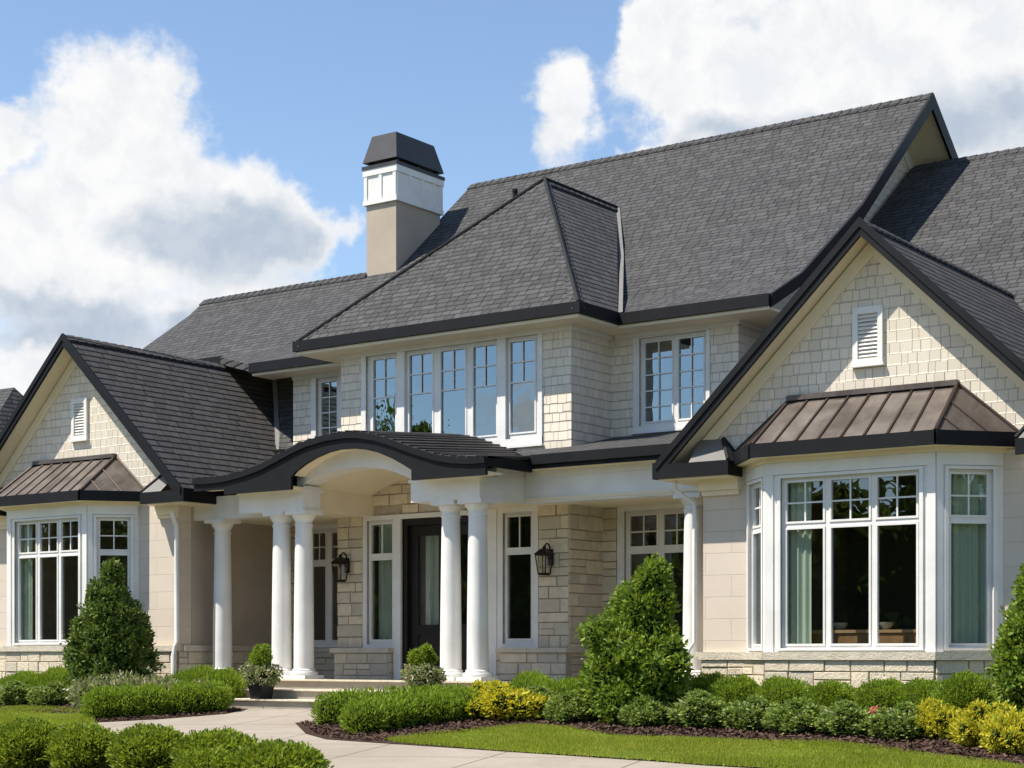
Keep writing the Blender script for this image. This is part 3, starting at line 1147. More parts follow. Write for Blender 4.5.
# ---------------------------------------------------------------- the two gabled wings
def wing(cx, bx, bh, dz, yw, inner):
    """cx gable centre, bx bay centre, bh half width of bay front, dz lift, yw gable wall plane, inner: +1 when the porch is on the +X side"""
    hw, oh = 2.55, .52
    yr = yw - .37
    zr, sl = 6.36 + dz * 1.4, .97
    bs = .9
    yb_ = yw - bs * .7071
    xl, xr = cx - hw, cx + hw
    el_, er_ = cx - hw - oh, cx + hw + oh
    ze = zr - sl * (hw + oh)
    yback = 26.9 if inner < 0 else 26.3
    f = FR((0, yw), (1, 0))
    # roof
    mb = MB()
    mb.slab([(cx, yr, zr), (cx, yback, zr), (el_, 24.4, ze), (el_, yr, ze)], .13)
    mb.slab([(cx, yr, zr), (er_, yr, ze), (er_, 25.4 if inner < 0 else 23.9, ze), (cx, yback, zr)], .13)
    mb.build('roof', RMD, H)
    ridge_caps('ridge_cap', (cx, yr - .02, zr + .01), (cx, yback, zr + .01), M['roofdark'], .13)
    # rake and eave fascia
    mb = MB()
    for e in (el_, er_):
        if e < cx:
            mb.beam((e, yr, ze), (cx, yr, zr), .05, -.195, .03)
            mb.beam((e, yr - .03, ze + .05), (cx, yr - .03, zr + .05), .04, -.13, -.01)
        else:
            mb.beam((cx, yr, zr), (e, yr, ze), .05, -.195, .03)
            mb.beam((cx, yr - .03, zr + .05), (e, yr - .03, ze + .05), .04, -.13, -.01)
    mb.beam((er_, yr - .05, ze), (er_, 23.8, ze), .06, -.20, .03)
    mb.beam((el_, 24.3, ze), (el_, yr - .05, ze), .06, -.20, .03)
    mb.build('fascia', M['black'], H)
    # gable wall: shingles above, cast panels below, with the bay opening
    zc = 3.26 + dz
    mb = MB()
    zt = zr - .16
    mb.extr([(xl, zc), (xr, zc), (xr, zt - sl * hw), (cx, zt), (xl, zt - sl * hw)], lambda x, z: (x, yw, z), lambda x, z: (x, yw + .2, z))
    mb.build('gable_wall', M['shake'], H)
    mb = MB()
    mb.wall(f, xl, xr, -.14, zc, .2, [(bx - bh - .45, bx + bh + .45, .45, 3.1 + dz)])
    fi = FR((xr, yw), (0, 1))
    mb.wall(fi, .2, 5.0, -.14, zc + .2, .2)
    fo = FR((xl, yw + 5.0), (0, -1))
    mb.wall(fo, 0, 4.8, -.14, zc + .2, .2)
    mb.build('wall', [M['panel']], H)
    # side walls rendered in tan stucco (proud of the core)
    mb = MB()
    fx = fi if inner > 0 else fo
    a0, a1 = (.32, 3.2) if inner > 0 else (1.8, 4.68)
    mb.lbox(fx, a0, a1, 0, .012, .72 + dz, zc + .15)
    mb.build('side_wall', M['stucco'], H)
    # frieze boards under the rakes, and the belt at the gable foot
    mb = MB()
    for s_ in (-1, 1):
        p0 = (cx, yw, zt)
        p1 = (cx + s_ * hw, yw, zt - sl * hw)
        if s_ > 0:
            mb.beam(p0, p1, .03, -.23, -.0)
        else:
            mb.beam(p1, p0, .03, -.23, -.0)
    mb.build('frieze', M['soffit'], H)
    # returns of the eaves: small hipped roofs at the gable's feet
    for s_ in (-1, 1):
        xe = cx + s_ * (hw + oh)
        xi = cx + s_ * (hw - (.62 if s_ < 0 else .5))
        x0, x1 = min(xe, xi), max(xe, xi)
        mb = MB()
        mb.box(x0, x1, yr - .052, yr, ze - .20, ze + .0)
        xa, xb = (x1 - .05, x1) if s_ < 0 else (x0, x0 + .05)
        mb.box(xa, xb, yr, yw, ze - .20, ze + .0)
        # bars of the little hip
        ap = ((cx + s_ * (hw - .34)), yw - .03, ze + .34)
        mb.tube([(xi, yr - .04, ze), ap], .035, 6)
        mb.tube([(xi, yw - .02, ze + .01), ap], .035, 6)
        mb.build('return_fascia', M['black'], H)
        mb = MB()
        xo = cx + s_ * hw
        q = [(xo, yr - .04, ze), (xi, yr - .04, ze), ap, (xo + s_ * .05, yw - .02, ze + .36)]
        if s_ < 0:
            mb.face(q)
        else:
            mb.face(q[::-1])
        q = [(xi, yr - .04, ze), (xi, yw - .01, ze), ap]
        mb.face(q if s_ < 0 else q[::-1])
        mb.build('return_roof', M['flash'], H)
        mb = MB()
        mb.box(x0 + .02, x1 - .02, yr - .02, yw + .02, ze - .215, ze - .18)
        mb.build('soffit', M['soffit'], H)
        mb = MB()
        a0, a1 = (xl - .02, xi - .02) if s_ < 0 else (xi + .02, xr + .02)
        mb.box(a0, a1, yw - .10, yw, ze - .37, ze - .215)
        mb.box(a0 + .02, a1 - .02, yw - .05, yw, ze - .44, ze - .37)
        mb.build('frieze', M['soffit'], H)
        # plain pilaster strip at the wall's corner
    # side soffit along the eave
    mb = MB()
    mb.box(xr, er_, yw, 23.9, ze - .215, ze - .18)
    mb.box(el_, xl, yw, 24.4, ze - .215, ze - .18)
    mb.build('soffit', M['soffit'], H)
    # louvred gable vent
    vx, vz = cx + (-.06 if inner < 0 else .0), 4.56 + dz
    mb = MB()
    for bb in ((-.21, -.14, 0, .75), (.14, .21, 0, .75), (-.14, .14, .66, .75), (-.14, .14, 0, .07)):
        mb.lbox(f, vx + bb[0], vx + bb[1], -.02, .05, vz + bb[2], vz + bb[3])
    mb.lbox(f, vx - .23, vx + .23, -.02, .07, vz - .04, vz)
    vt = mb.build('gable_vent', M['trim'], H)
    mb = MB()
    for k in range(11):
        z = vz + .09 + k * .052
        mb.hexa([f.p(vx - .14, .035, z), f.p(vx + .14, .035, z), f.p(vx + .14, -.0, z + .035), f.p(vx - .14, .0, z + .035)],
                [f.p(vx - .14, .035, z + .01), f.p(vx + .14, .035, z + .01), f.p(vx + .14, -.0, z + .045), f.p(vx - .14, .0, z + .045)])
    mb.build('louvre', M['trim'], vt)
    # ------------------------------------------------ bay window
    fl = FR((bx - bh - bs * .7071, yw), (1, -1))
    fc = FR((bx, yb_), (1, 0))
    fr_ = FR((bx + bh, yb_), (1, 1))
    z0, z1 = .76 + dz, 3.3 + dz
    wc0, wc1, wt0, wt1 = .84 + dz, 2.40 + dz, 2.45 + dz, 3.02 + dz
    mb = MB()
    hc = (-bh + .21, bh - .2, wc0 - .03, wt1 + .03)
    mb.wall(fc, -bh, bh, z0, z1, .12, [hc])
    hs = (.17, .765, wc0 - .03, wt1 + .03)
    mb.wall(fr_, .05, bs, z0, z1, .12, [hs])
    hl = (bs - .765, bs - .17, wc0 - .03, wt1 + .03)
    mb.wall(fl, 0, bs - .05, z0, z1, .12, [hl])
    # corner boards and head boards
    for fr0, a0, a1 in ((fc, -bh - .012, -bh + .10), (fc, bh - .10, bh + .012), (fr_, .012, .1), (fl, bs - .1, bs - .012)):
        mb.lbox(fr0, a0, a1, -.01, .02, z0, z1 - .2)
    mb.lbox(fc, -bh - .01, bh + .01, -.01, .024, z1 - .2, z1 - .04)
    mb.lbox(fr_, .01, bs, -.01, .024, z1 - .2, z1 - .04)
    mb.lbox(fl, 0, bs - .01, -.01, .024, z1 - .2, z1 - .04)
    mb.build('bay_wall', M['trim'], H)
    a = hc[0] + .035
    b = hc[1] - .035
    wI = (b - a - .12) / 3
    lights = []
    for k in range(3):
        l0 = a + k * (wI + .06)
        lights.append((l0, l0 + wI, wc0, wc1, 1, 1, 1))
        lights.append((l0, l0 + wI, wt0, wt1, 2, 2, 1))
    window(fc, lights, hc, (.05, .05, .03, .04), 'glass', False, .045)
    window(fr_, [(hs[0] + .03, hs[1] - .03, wc0, wc1, 1, 1, 1), (hs[0] + .03, hs[1] - .03, wt0, wt1, 2, 2, 1)], hs, (.05, .05, .03, .04), 'glass', False, .045)
    window(fl, [(hl[0] + .03, hl[1] - .03, wc0, wc1, 1, 1, 1), (hl[0] + .03, hl[1] - .03, wt0, wt1, 2, 2, 1)], hl, (.05, .05, .03, .04), 'glass', False, .045)
    # stone plinth and ledge round wing and bay
    g = random.Random(5 if inner < 0 else 9)
    core, st, lg = MB(), MB(), MB()
    xbl, xbr = bx - bh - bs * .7071, bx + bh + bs * .7071
    zb, zt_ = -.14, .655 + dz
    pl = []
    k = .03
    for fr0, a0, a1 in ((f, xl, xbl), (fl, 0, bs), (fc, -bh, bh), (fr_, 0, bs), (f, xbr, xr)):
        core.lbox(fr0, a0 + .02, a1 - .02, -.15, k, zb, zt_ + .02)
        fr1 = FR((fr0.o[0] + fr0.n[0] * k, fr0.o[1] + fr0.n[1] * k), fr0.e)
        st.ashlar(fr1, a0 - .01, a1 + .01, zb, zt_, (), .2, .026, 0, g)
    fx2 = fi if inner > 0 else fo
    fx1 = FR((fx2.o[0] + fx2.n[0] * .012, fx2.o[1] + fx2.n[1] * .012), fx2.e)
    s0, s1 = (0, 3.2) if inner > 0 else (1.8, 5.0)
    st.ashlar(fx1, s0, s1, zb, zt_, (), .2, .03, 0, g)
    core.lbox(fx2, s0, s1, 0, .012, zb, zt_)
    # ledge as one mitred moulding
    def off(d):
        t = d * math.tan(R(22.5))
        return [(xl - (d if inner < 0 else 0) - (0 if inner < 0 else d), yw - d), (xbl - t, yw - d), (bx - bh - t, yb_ - d), (bx + bh + t, yb_ - d), (xbr + t, yw - d), (xr + d, yw - d)]
    o1, o0 = off(.085), off(-.05)
    for i_ in range(5):
        q = [o1[i_], o1[i_ + 1], o0[i_ + 1], o0[i_]]
        lg.hexa([(x, y, zt_) for x, y in q], [(x, y, .76 + dz) for x, y in q])
    lg.lbox(fx2, s0 + .09 if inner > 0 else s0, s1 if inner > 0 else s1 - .09, 0, .085, zt_, .76 + dz)
    pc = core.build('plinth', M['mortar'], H)
    st.build('stonework', M['stone'], pc)
    lg.build('ledge', M['ledge'], pc)
    # copper roof of the bay
    e = .24
    t = e * math.tan(R(22.5))
    zf0, zf1 = 3.32 + dz, 3.49 + dz
    c0, c1 = (bx - bh - t, yb_ - e), (bx + bh + t, yb_ - e)
    d0, d1 = (xbl - t - .12, yw + .0), (xbr + t + .12, yw + .0)
    tz = 4.18 + dz
    t0, t1 = (bx - bh + .03, yw - .01, tz), (bx + bh + .05, yw - .01, tz)
    mb = MB()
    P = lambda q, z: (q[0], q[1], z)
    mb.face([P(c0, zf1), P(c1, zf1), t1, t0])
    mb.face([P(c1, zf1), P(d1, zf1), t1])
    mb.face([P(d0, zf1), P(c0, zf1), t0])
    cr = mb.build('bay_roof', M['copper'], H)
    cr['label'] = 'brown standing seam metal roof over bay window'
    mb = MB()
    n_ = 8
    for k in range(n_ + 1):
        s_ = k / n_
        b0 = Vector(P(c0, zf1)).lerp(Vector(P(c1, zf1)), s_)
        b1 = Vector(t0).lerp(Vector(t1), s_)
        mb.tube([b0 + Vector((0, 0, .01)), b1 + Vector((0, 0, .01))], .019 if 0 < k < n_ else .028, 6)
    for (ca, da, ta) in ((c1, d1, t1), (c0, d0, t0)):
        for s_ in (.3, .62, 1.0):
            b0 = Vector(P(ca, zf1)).lerp(Vector(P(da, zf1)), s_)
            b1 = Vector(P(ca, zf1)).lerp(Vector(ta), s_)
            mb.tube([b0 + Vector((0, 0, .008)), b1 + Vector((0, 0, .008))], .016 if s_ < 1 else .026, 6)
    mb.build('seam', M['seam'], cr)
    mb = MB()
    mb.box(t0[0] - .02, t1[0] + .02, yw - .09, yw + .0, tz - .02, tz + .05)
    mb.build('ridge_flashing', M['copper'], cr)
    mb = MB()
    inn = [(xbl - .02, yw), (bx - bh, yb_ - .02), (bx + bh, yb_ - .02), (xbr + .02, yw)]
    out = [d0, c0, c1, d1]
    for i_ in range(3):
        p0, p1 = out[i_], out[i_ + 1]
        mb.beam(P(p0, zf0), P(p1, zf0), .05, 0, .18)
    mb.build('bay_fascia', M['black'], cr)
    mb = MB()
    mb.hexa([(x, y, zf0 + .0) for x, y in out], [(x, y, zf0 + .04) for x, y in out])
    # crown under the soffit
    o1 = [(xbl - .05, yw), (bx - bh - .03, yb_ - .07), (bx + bh + .03, yb_ - .07), (xbr + .05, yw)]
    mb.hexa([(x, y, z1 - .04) for x, y in o1], [(x, y, zf0) for x, y in o1])
    mb.build('bay_soffit', M['soffit'], cr)
    return dict(xl=xl, xr=xr, ze=ze, yr=yr, er=er_, el=el_, zr=zr, yb=yb_)


RW = wing(-9.38, -9.44, 1.17, 0.0, 21.27, -1)
LW = wing(-24.98, -25.16, 1.09, .13, 21.25, 1)
# valley flashings
mb = MB()
strip(mb, (-9.38 + .12, 26.55, 6.38), (-6.4, 24.3 - .9, 3.6), .06, (.4, -.5, .75))
strip(mb, (-24.7, 26.1, 6.48), (-22.98, 24.38, 4.6), .045, (.4, -.7, .6))
mb.build('flashing', M['flash'], H)
# cricket roof between the left wing and the upper wall
mb = MB()
mb.slab([(-23.0, 24.38, 4.62), (-22.66, 24.38, 4.62), (-22.66, 26.1, 6.42), (-24.78, 26.1, 6.42)], .1)
mb.build('roof', RM, H)
mb = MB()
mb.beam((-23.02, 24.3, 4.62), (-22.5, 24.3, 4.62), .06, -.16, .03)
mb.beam((-22.5, 24.24, 4.62), (-22.5, 24.45, 4.75), .05, -.16, .05)
mb.build('fascia', M['black'], H)

# ---------------------------------------------------------------- porch
YD = 23.0
fD = FR((0, YD), (1, 0))
CAS = (-18.86, -16.9)
SL = (-19.56, -18.96, .9, 3.05)
SR = (-16.64, -16.04, .9, 3.05)
DOOR = (-18.78, -16.98, .30, 3.05)
mb = MB()
mb.wall(fD, -20.24, -15.35, -.12, 3.9, .2, [SL, SR, DOOR])
fR = FR((-15.35, YD), (0, 1))
mb.wall(fR, .2, 1.0, -.12, 3.4, .2)
fLs = FR((-20.24, YD + 1.2), (0, -1))
mb.wall(fLs, .2, 1.0, -.12, 3.4, .2)
YK = 24.0
fK = FR((0, YK), (1, 0))
KL = (-21.86, -20.3, .92, 3.06)
KR = (-14.92, -13.1, .92, 3.06)
mb.wall(fK, -22.44, -20.24, -.12, 3.4, .2, [KL])
mb.wall(fK, -15.35, -11.9, -.12, 3.4, .2, [KR])
pw = mb.build('porch_wall', M['mortar'], H)
g = random.Random(3)
mb = MB()
trimh = [(SL[0] - .1, SL[1] + .2, .84, 3.3), (SR[0] - .42, SR[1] + .11, .84, 3.3), (DOOR[0] - .2, DOOR[1] + .1, .2, 3.14)]
mb.ashlar(fD, -20.24, -15.35 + .01, .2, 3.85, trimh, .2, .03, 0, g)
mb.ashlar(fR, -.01, 1.0, .2, 3.3, (), .19, .022, 0, g)
mb.ashlar(fK, -22.44, -20.24, -.1, .84, (), .2, .03, 0, g)
mb.ashlar(fK, -15.35, -11.95, -.1, 3.3, [(KR[0] - .14, KR[1] + .12, .84, 3.3)], .2, .03, 0, g)
mb.ashlar(fK, -22.44, -20.24, .84, 3.3, [(KL[0] - .1, KL[1] + .06, .80, 3.3)], .2, .03, 0, g)
# stone pedestals below the sidelights
mb.ashlar(FR((0, YD - .14), (1, 0)), -20.2, -18.98, .2, .76, (), .18, .018, 0, g)
mb.ashlar(FR((-18.98, YD - .14), (0, 1)), 0, .14, .2, .76, (), .18, .018, 0, g)
mb.ashlar(FR((0, YD - .14), (1, 0)), -16.6, -15.3, .2, .76, (), .18, .018, 0, g)
mb.build('stonework', M['stone'], pw)
mb = MB()
mb.box(-20.2, -18.98, YD - .139, YD, .2, .76)
mb.box(-16.6, -15.3, YD - .139, YD, .2, .76)
mb.build('pedestal', M['mortar'], pw)
mb = MB()
mb.box(-20.26, -18.93, YD - .2, YD, .76, .84)
mb.box(-16.66, -15.27, YD - .2, YD, .76, .84)
mb.box(-15.349, -15.27, YD, YK, .76, .84)
mb.box(-22.43, -20.25, YK - .07, YK, .78, .85)
mb.box(-15.26, -11.96, YK - .07, YK, .78, .85)
mb.build('ledge', M['ledge'], pw)


def tl(a0, a1, zt0=2.45):
    return [(a0, a1, .96, 2.39, 1, 1, 1), (a0, a1, zt0, 3.01, 2, 1, 1)]


window(fD, tl(SL[0] + .035, SL[1] - .035), SL, (.09, .09, .06, .08), 'glass', False, .03)
window(fD, tl(SR[0] + .035, SR[1] - .035), SR, (.11, .11, .06, .08), 'glass', False, .03)
lts = []
for a0, a1 in ((-21.80, -21.42), (-21.32, -20.9), (-20.8, -20.36)):
    lts += [(a0, a1, .97, 2.39, 1, 1, 1), (a0, a1, 2.46, 3.01, 2, 2, 1)]
window(fK, lts, KL, (.1, .05, .06, .08), 'glass', False, .03)
lts = []
for a0, a1 in ((-14.86, -14.30), (-14.22, -13.70), (-13.62, -13.16)):
    lts += [(a0, a1, .97, 2.39, 1, 1, 1), (a0, a1, 2.46, 3.01, 2, 2, 1)]
window(fK, lts, KR, (.13, .1, .06, .08), 'glass', False, .03)
# door
mb = MB()
A, B = DOOR[0], DOOR[1]
mb.lbox(fD, A, A + .09, -.16, -.02, .30, 3.05)
mb.lbox(fD, B - .09, B, -.16, -.02, .30, 3.05)
mb.lbox(fD, A + .09, B - .09, -.16, -.02, 2.93, 3.05)
mb.lbox(fD, A + .09, B - .09, -.16, .03, .30, .40)
dr = mb.build('front_door', M['door'], H)
dr['label'] = 'dark double entrance door with tall glass panels'
xm = (A + B) / 2
for a0, a1, sg in ((A + .095, xm - .004, 1), (xm + .004, B - .095, -1)):
    fq = FR((0, YD + .1), (1, 0))
    mb = MB()
    z0, z1 = .405, 2.925
    st_ = .16
    mb.wall(fq, a0, a1, z0, z1, .05, [(a0 + st_, a1 - st_, 1.22, z1 - .16)])
    for bb in ((a0 + st_ - .02, a0 + st_ + .012, 1.2, z1 - .14), (a1 - st_ - .012, a1 - st_ + .02, 1.2, z1 - .14), (a0 + st_, a1 - st_, 1.2, 1.235), (a0 + st_, a1 - st_, z1 - .175, z1 - .14)):
        mb.lbox(fq, bb[0], bb[1], -.04, .014, bb[2], bb[3])
    for bb in ((a0 + st_, a0 + st_ + .03, .62, 1.08), (a1 - st_ - .03, a1 - st_, .62, 1.08), (a0 + st_, a1 - st_, .60, .63), (a0 + st_, a1 - st_, 1.07, 1.1)):
        mb.lbox(fq, bb[0], bb[1], 0, .016, bb[2], bb[3])
    mb.build('door_leaf', M['door'], dr)
    mb = MB()
    mb.face([fq.p(a0 + st_, -.025, 1.22), fq.p(a1 - st_, -.025, 1.22), fq.p(a1 - st_, -.025, z1 - .16), fq.p(a0 + st_, -.025, z1 - .16)])
    mb.build('door_glass', M['glass'], dr)
    mb = MB()
    xh = (a1 - .07) if sg > 0 else (a0 + .07)
    p = fq.p
    mb.tube([p(xh, .0, 1.55), p(xh, .06, 1.55), p(xh, .06, 1.2), p(xh, 0, 1.2)], .012, 8)
    mb.build('handle', M['metal'], dr)
mb = MB()
mb.lbox(fD, A - .16, A, -.02, .05, .30, 3.13)
mb.lbox(fD, B, SR[0] - .112, -.02, .045, .30, 3.13)
mb.lbox(fD, A, B, -.02, .05, 3.05, 3.13)
mb.build('door_casing', M['trim'], dr)

# floor and steps
mb = MB()
mb.box(-21.35, -15.35, 20.75, 21.9, -.3, .30)
mb.box(-22.4, -12.0, 21.9, 24.0, -.3, .30)
mb.build('porch_floor', M['step'], H)
mb = MB()
mb.box(-21.5, -15.2, 20.30, 20.75, -.3, .15)
mb.box(-21.6, -15.1, 19.85, 20.30, -.3, .0)
mb.build('step', M['step'], H)
mb = MB()
mb.box(-21.4, -15.3, 20.70, 21.0, .301, .325)
mb.box(-21.55, -15.15, 20.255, 20.74, .151, .172)
mb.box(-21.65, -15.05, 19.805, 20.29, .001, .022)
mb.build('tread', M['ledge'], H)


# columns
def column(x, y, zb=.30, zt=3.10):
    h = zt - zb
    r0, r1 = .168, .14
    mb = MB()
    pr = []
    for k in range(13):
        s_ = k / 12
        r = r0 + (r1 - r0) * (s_ ** 1.6)
        pr.append((r, zb + .19 + (h - .36) * s_))
    mb.lathe(x, y, pr, 40)
    c = mb.build('column', M['trim'], H, True)
    mb = MB()
    mb.box(x - .235, x + .235, y - .235, y + .235, zb, zb + .085)
    pr = [(.225, zb + .085), (.232, zb + .1), (.232, zb + .125), (.222, zb + .145), (.19, zb + .15), (.185, zb + .16), (.192, zb + .172), (.185, zb + .186), (.172, zb + .192)]
    mb.lathe(x, y, pr, 40)
    mb.build('base', M['trim'], c, True)
    mb = MB()
    pr = [(.141, zt - .25), (.156, zt - .245), (.156, zt - .225), (.141, zt - .22), (.141, zt - .175), (.15, zt - .165), (.172, zt - .13), (.192, zt - .1), (.2, zt - .075), (.2, zt - .065)]
    mb.lathe(x, y, pr, 40)
    mb.box(x - .225, x + .225, y - .225, y + .225, zt - .066, zt)
    mb.build('capital', M['trim'], c, True)


for x, y in ((-19.95, 21.25), (-19.45, 21.25), (-16.38, 21.25), (-15.86, 21.25), (-21.88, 21.8), (-12.72, 22.4)):
    column(x, y)

# entablature
YE = 21.03
mb = MB()
mb.box(-20.72, -19.28, YE, 21.47, 3.10, 3.46)
mb.box(-17.0, -15.66, YE, 21.47, 3.10, 3.46)
mb.box(-16.08, -15.66, 21.47, 22.22, 3.102, 3.6)
mb.box(-20.72, -20.3, 21.47, 21.99, 3.102, 3.6)
mb.box(-15.66, -11.99, 22.22, 22.58, 3.10, 3.62)
mb.box(-22.43, -20.72, 21.62, 21.98, 3.10, 3.5)
# little architrave step
mb.box(-20.75, -19.25, YE - .025, 21.5, 3.40, 3.455)
mb.box(-17.03, -15.635, YE - .025, 21.5, 3.40, 3.455)
mb.box(-15.635, -11.99, 22.195, 22.5, 3.5, 3.6)
mb.build('entablature', M['trim'], H)

# arch: plate, vault and eyebrow roof
TOP = [(-21.75, 3.73), (-21.35, 3.71), (-20.95, 3.72), (-20.46, 3.78), (-20.05, 3.87), (-19.71, 3.98), (-19.35, 4.1), (-19.04, 4.185), (-18.65, 4.245), (-18.25, 4.265),
       (-17.95, 4.245), (-17.6, 4.18), (-17.29, 4.085), (-17.0, 3.98), (-16.7, 3.88), (-16.4, 3.79), (-16.1, 3.73), (-15.78, 3.695), (-15.44, 3.69)]
BOT = [(-15.44, 3.43), (-16.87, 3.43), (-16.87, 3.56), (-17.05, 3.66), (-17.25, 3.76), (-17.54, 3.875), (-17.8, 3.94), (-18.06, 3.975), (-18.35, 3.98), (-18.6, 3.95), (-18.87, 3.88), (-19.1, 3.79), (-19.3, 3.69), (-19.4, 3.6),
       (-19.4, 3.43), (-21.65, 3.43)]
YF = 20.70
TOP = [(x * YF / 20.88, .72 + (z - .72) * YF / 20.88) for x, z in TOP]
BOT = [(x * YF / 20.88, .72 + (z - .72) * YF / 20.88) for x, z in BOT]
XA, XB, XC, XD = BOT[-2][0], BOT[1][0], TOP[-1][0], BOT[-1][0]
ZB_ = BOT[0][1]


def zt_at(x):
    for (x0, z0), (x1, z1) in zip(TOP, TOP[1:]):
        if x <= x1:
            return z0 + (z1 - z0) * (x - x0) / (x1 - x0)
    return TOP[-1][1]


# fascia as vertical strips (top and bottom curves), thickness .06
def bot_at(x):
    if x < -20.75:
        return ZB_ + .09
    if x < XA or x > XB:
        return ZB_
    pts_ = sorted([p for p in BOT if XA <= p[0] <= XB and p[1] > ZB_ + .05])
    for (x0, z0), (x1, z1) in zip(pts_, pts_[1:]):
        if x <= x1:
            return z0 + (z1 - z0) * (x - x0) / (x1 - x0) + .03
    return pts_[-1][1]


mb = MB()
xs = sorted({*[p[0] for p in TOP], -20.7501, -20.7499, XA - 1e-4, XA + 1e-4, XB - 1e-4, XB + 1e-4, *[p[0] for p in BOT]})
xs = [x for x in xs if -21.5 <= x <= XC + 1e-6]
for x0, x1 in zip(xs, xs[1:]):
    if x1 - x0 < .001:
        continue
    e = 1e-5
    q = [(x0, bot_at(x0 + e)), (x1, bot_at(x1 - e)), (x1, zt_at(x1)), (x0, zt_at(x0))]
    mb.hexa([(x, YF, z) for x, z in q], [(x, YF + .06, z) for x, z in q][::1])
    # drip edge on the upper third
    q = [(x0, zt_at(x0) - .085), (x1, zt_at(x1) - .085), (x1, zt_at(x1) + .015), (x0, zt_at(x0) + .015)]
    mb.hexa([(x, YF - .035, z) for x, z in q], [(x, YF + .0, z) for x, z in q])
mb.box(XC - .06, XC, YF + .06, 21.92, 3.545, 3.70)
mb.cut()
mb.box(XC - .06, -12.3, 21.92, 21.98, 3.60, 3.80)
mb.box(XC, -12.3, 21.86, 21.92, 3.66, 3.81)
mb.build('porch_fascia', M['black'], H)
# roof skin with seams
mb = MB()
SLP = .07
for (x0, z0), (x1, z1) in zip(TOP, TOP[1:]):
    mb.slab([(x0, YF - .03, z0 + .016), (x1, YF - .03, z1 + .016), (x1, YB + .05, z1 + SLP * 2.5 + .06), (x0, YB + .05, z0 + SLP * 2.5 + .06)], .03, 0, 0, 0)
pr_ = mb.build('porch_roof', M['porchmetal'], H)
mb = MB()
x = -21.4
while x < XC - .1:
    z = zt_at(x) + .03
    mb.tube([(x, YF - .03, z), (x, YB, z + SLP * 2.45 + .045)], .013, 6)
    x += .16
mb.build('seam', M['porchrib'], pr_)
# low roof over the right part of the porch, and over the left corner
mb = MB()
mb.slab([(-15.46, 21.9, 3.81), (-11.9, 21.9, 3.81), (-11.9, 24.52, 4.36), (-15.46, 24.52, 4.36)], .05)
mb.slab([(-16.4, 23.0, 4.04), (-15.46, 21.9, 3.81), (-15.46, 24.52, 4.36), (-15.5, 23.32, 4.1)], .03)
mb.slab([(-22.1, 21.3, 3.68), (-20.4, 21.3, 3.68), (-20.4, 24.52, 4.3), (-22.6, 24.52, 4.3)], .05)
mb.build('roof', RM, H)
# white arch plate
INN = [(-19.42, 3.46), (-19.2, 3.56), (-18.95, 3.64), (-18.72, 3.69), (-18.45, 3.72), (-18.19, 3.73), (-17.93, 3.72), (-17.67, 3.685), (-17.4, 3.62), (-17.15, 3.53), (-16.97, 3.46)]
mb = MB()
for (x0, z0), (x1, z1) in zip(INN, INN[1:]):
    q = [(x0, z0), (x1, z1), (x1, max(zt_at(x1) - .1, z1 + .05)), (x0, max(zt_at(x0) - .1, z0 + .05))]
    mb.hexa([(x, YE + .02, z) for x, z in q], [(x, 21.44, z) for x, z in q])
# vertical cheeks of the opening
mb.box(-19.30, -19.26, YE + .02, 21.44, 3.1, 3.5)
mb.build('arch', M['trim'], H)
mb = MB()
for (x0, z0), (x1, z1) in zip(INN, INN[1:]):
    q = [(x0, z0 + .03), (x1, z1 + .03), (x1, z1 + .08), (x0, z0 + .08)]
    mb.hexa([(x, 21.44, z) for x, z in q], [(x, YD + .0, z) for x, z in q])
mb.box(-19.5, -19.42, 21.44, YD, 3.12, 3.5)
mb.box(-16.97, -16.9, 21.44, YD, 3.12, 3.5)
# eave soffit of the eyebrow between fascia and arch plate
for x0, x1 in zip(xs, xs[1:]):
    if x1 - x0 < .001:
        continue
    zA, zB = bot_at(x0 + 1e-5) + .03, bot_at(x1 - 1e-5) + .03
    mb.hexa([(x0, YF + .05, zA), (x1, YF + .05, zB), (x1, YE + .1, zB), (x0, YE + .1, zA)], [(x0, YF + .05, zA + .03), (x1, YF + .05, zB + .03), (x1, YE + .1, zB + .03), (x0, YE + .1, zA + .03)])
mb.build('vault', M['soffit'], H)
mb = MB()
mb.box(-22.43, -19.43, 21.95, 24.0, 3.13, 3.18)
mb.box(-20.3, -19.43, 21.45, 21.95, 3.131, 3.181)
mb.box(-16.96, -11.99, 22.2, 24.0, 3.13, 3.18)
mb.box(-16.96, -16.08, 21.45, 22.2, 3.131, 3.181)
mb.box(-15.44, -12.4, 21.95, 22.25, 3.6, 3.63)
mb.build('porch_ceiling', M['soffit'], H)


# downspouts
def spout(pts, r=.042):
    mb = MB()
    mb.tube(pts, r, 10)
    return mb.build('downspout', M['trim'], H, True)


spout([(-22.3, 21.0, 3.2), (-22.3, 21.02, 3.1), (-22.36, 21.14, 3.0), (-22.36, 21.16, 2.85), (-22.36, 21.16, .95), (-22.36, 21.12, .85), (-22.36, 21.08, .72), (-22.36, 21.08, .0)])
spout([(-12.28, 21.1, 3.2), (-12.28, 21.1, 3.05), (-12.2, 21.2, 2.95), (-12.04, 21.2, 2.85), (-12.03, 21.2, 2.7), (-12.03, 21.2, .9), (-12.1, 21.15, .78), (-12.1, 21.15, 0)], .03)

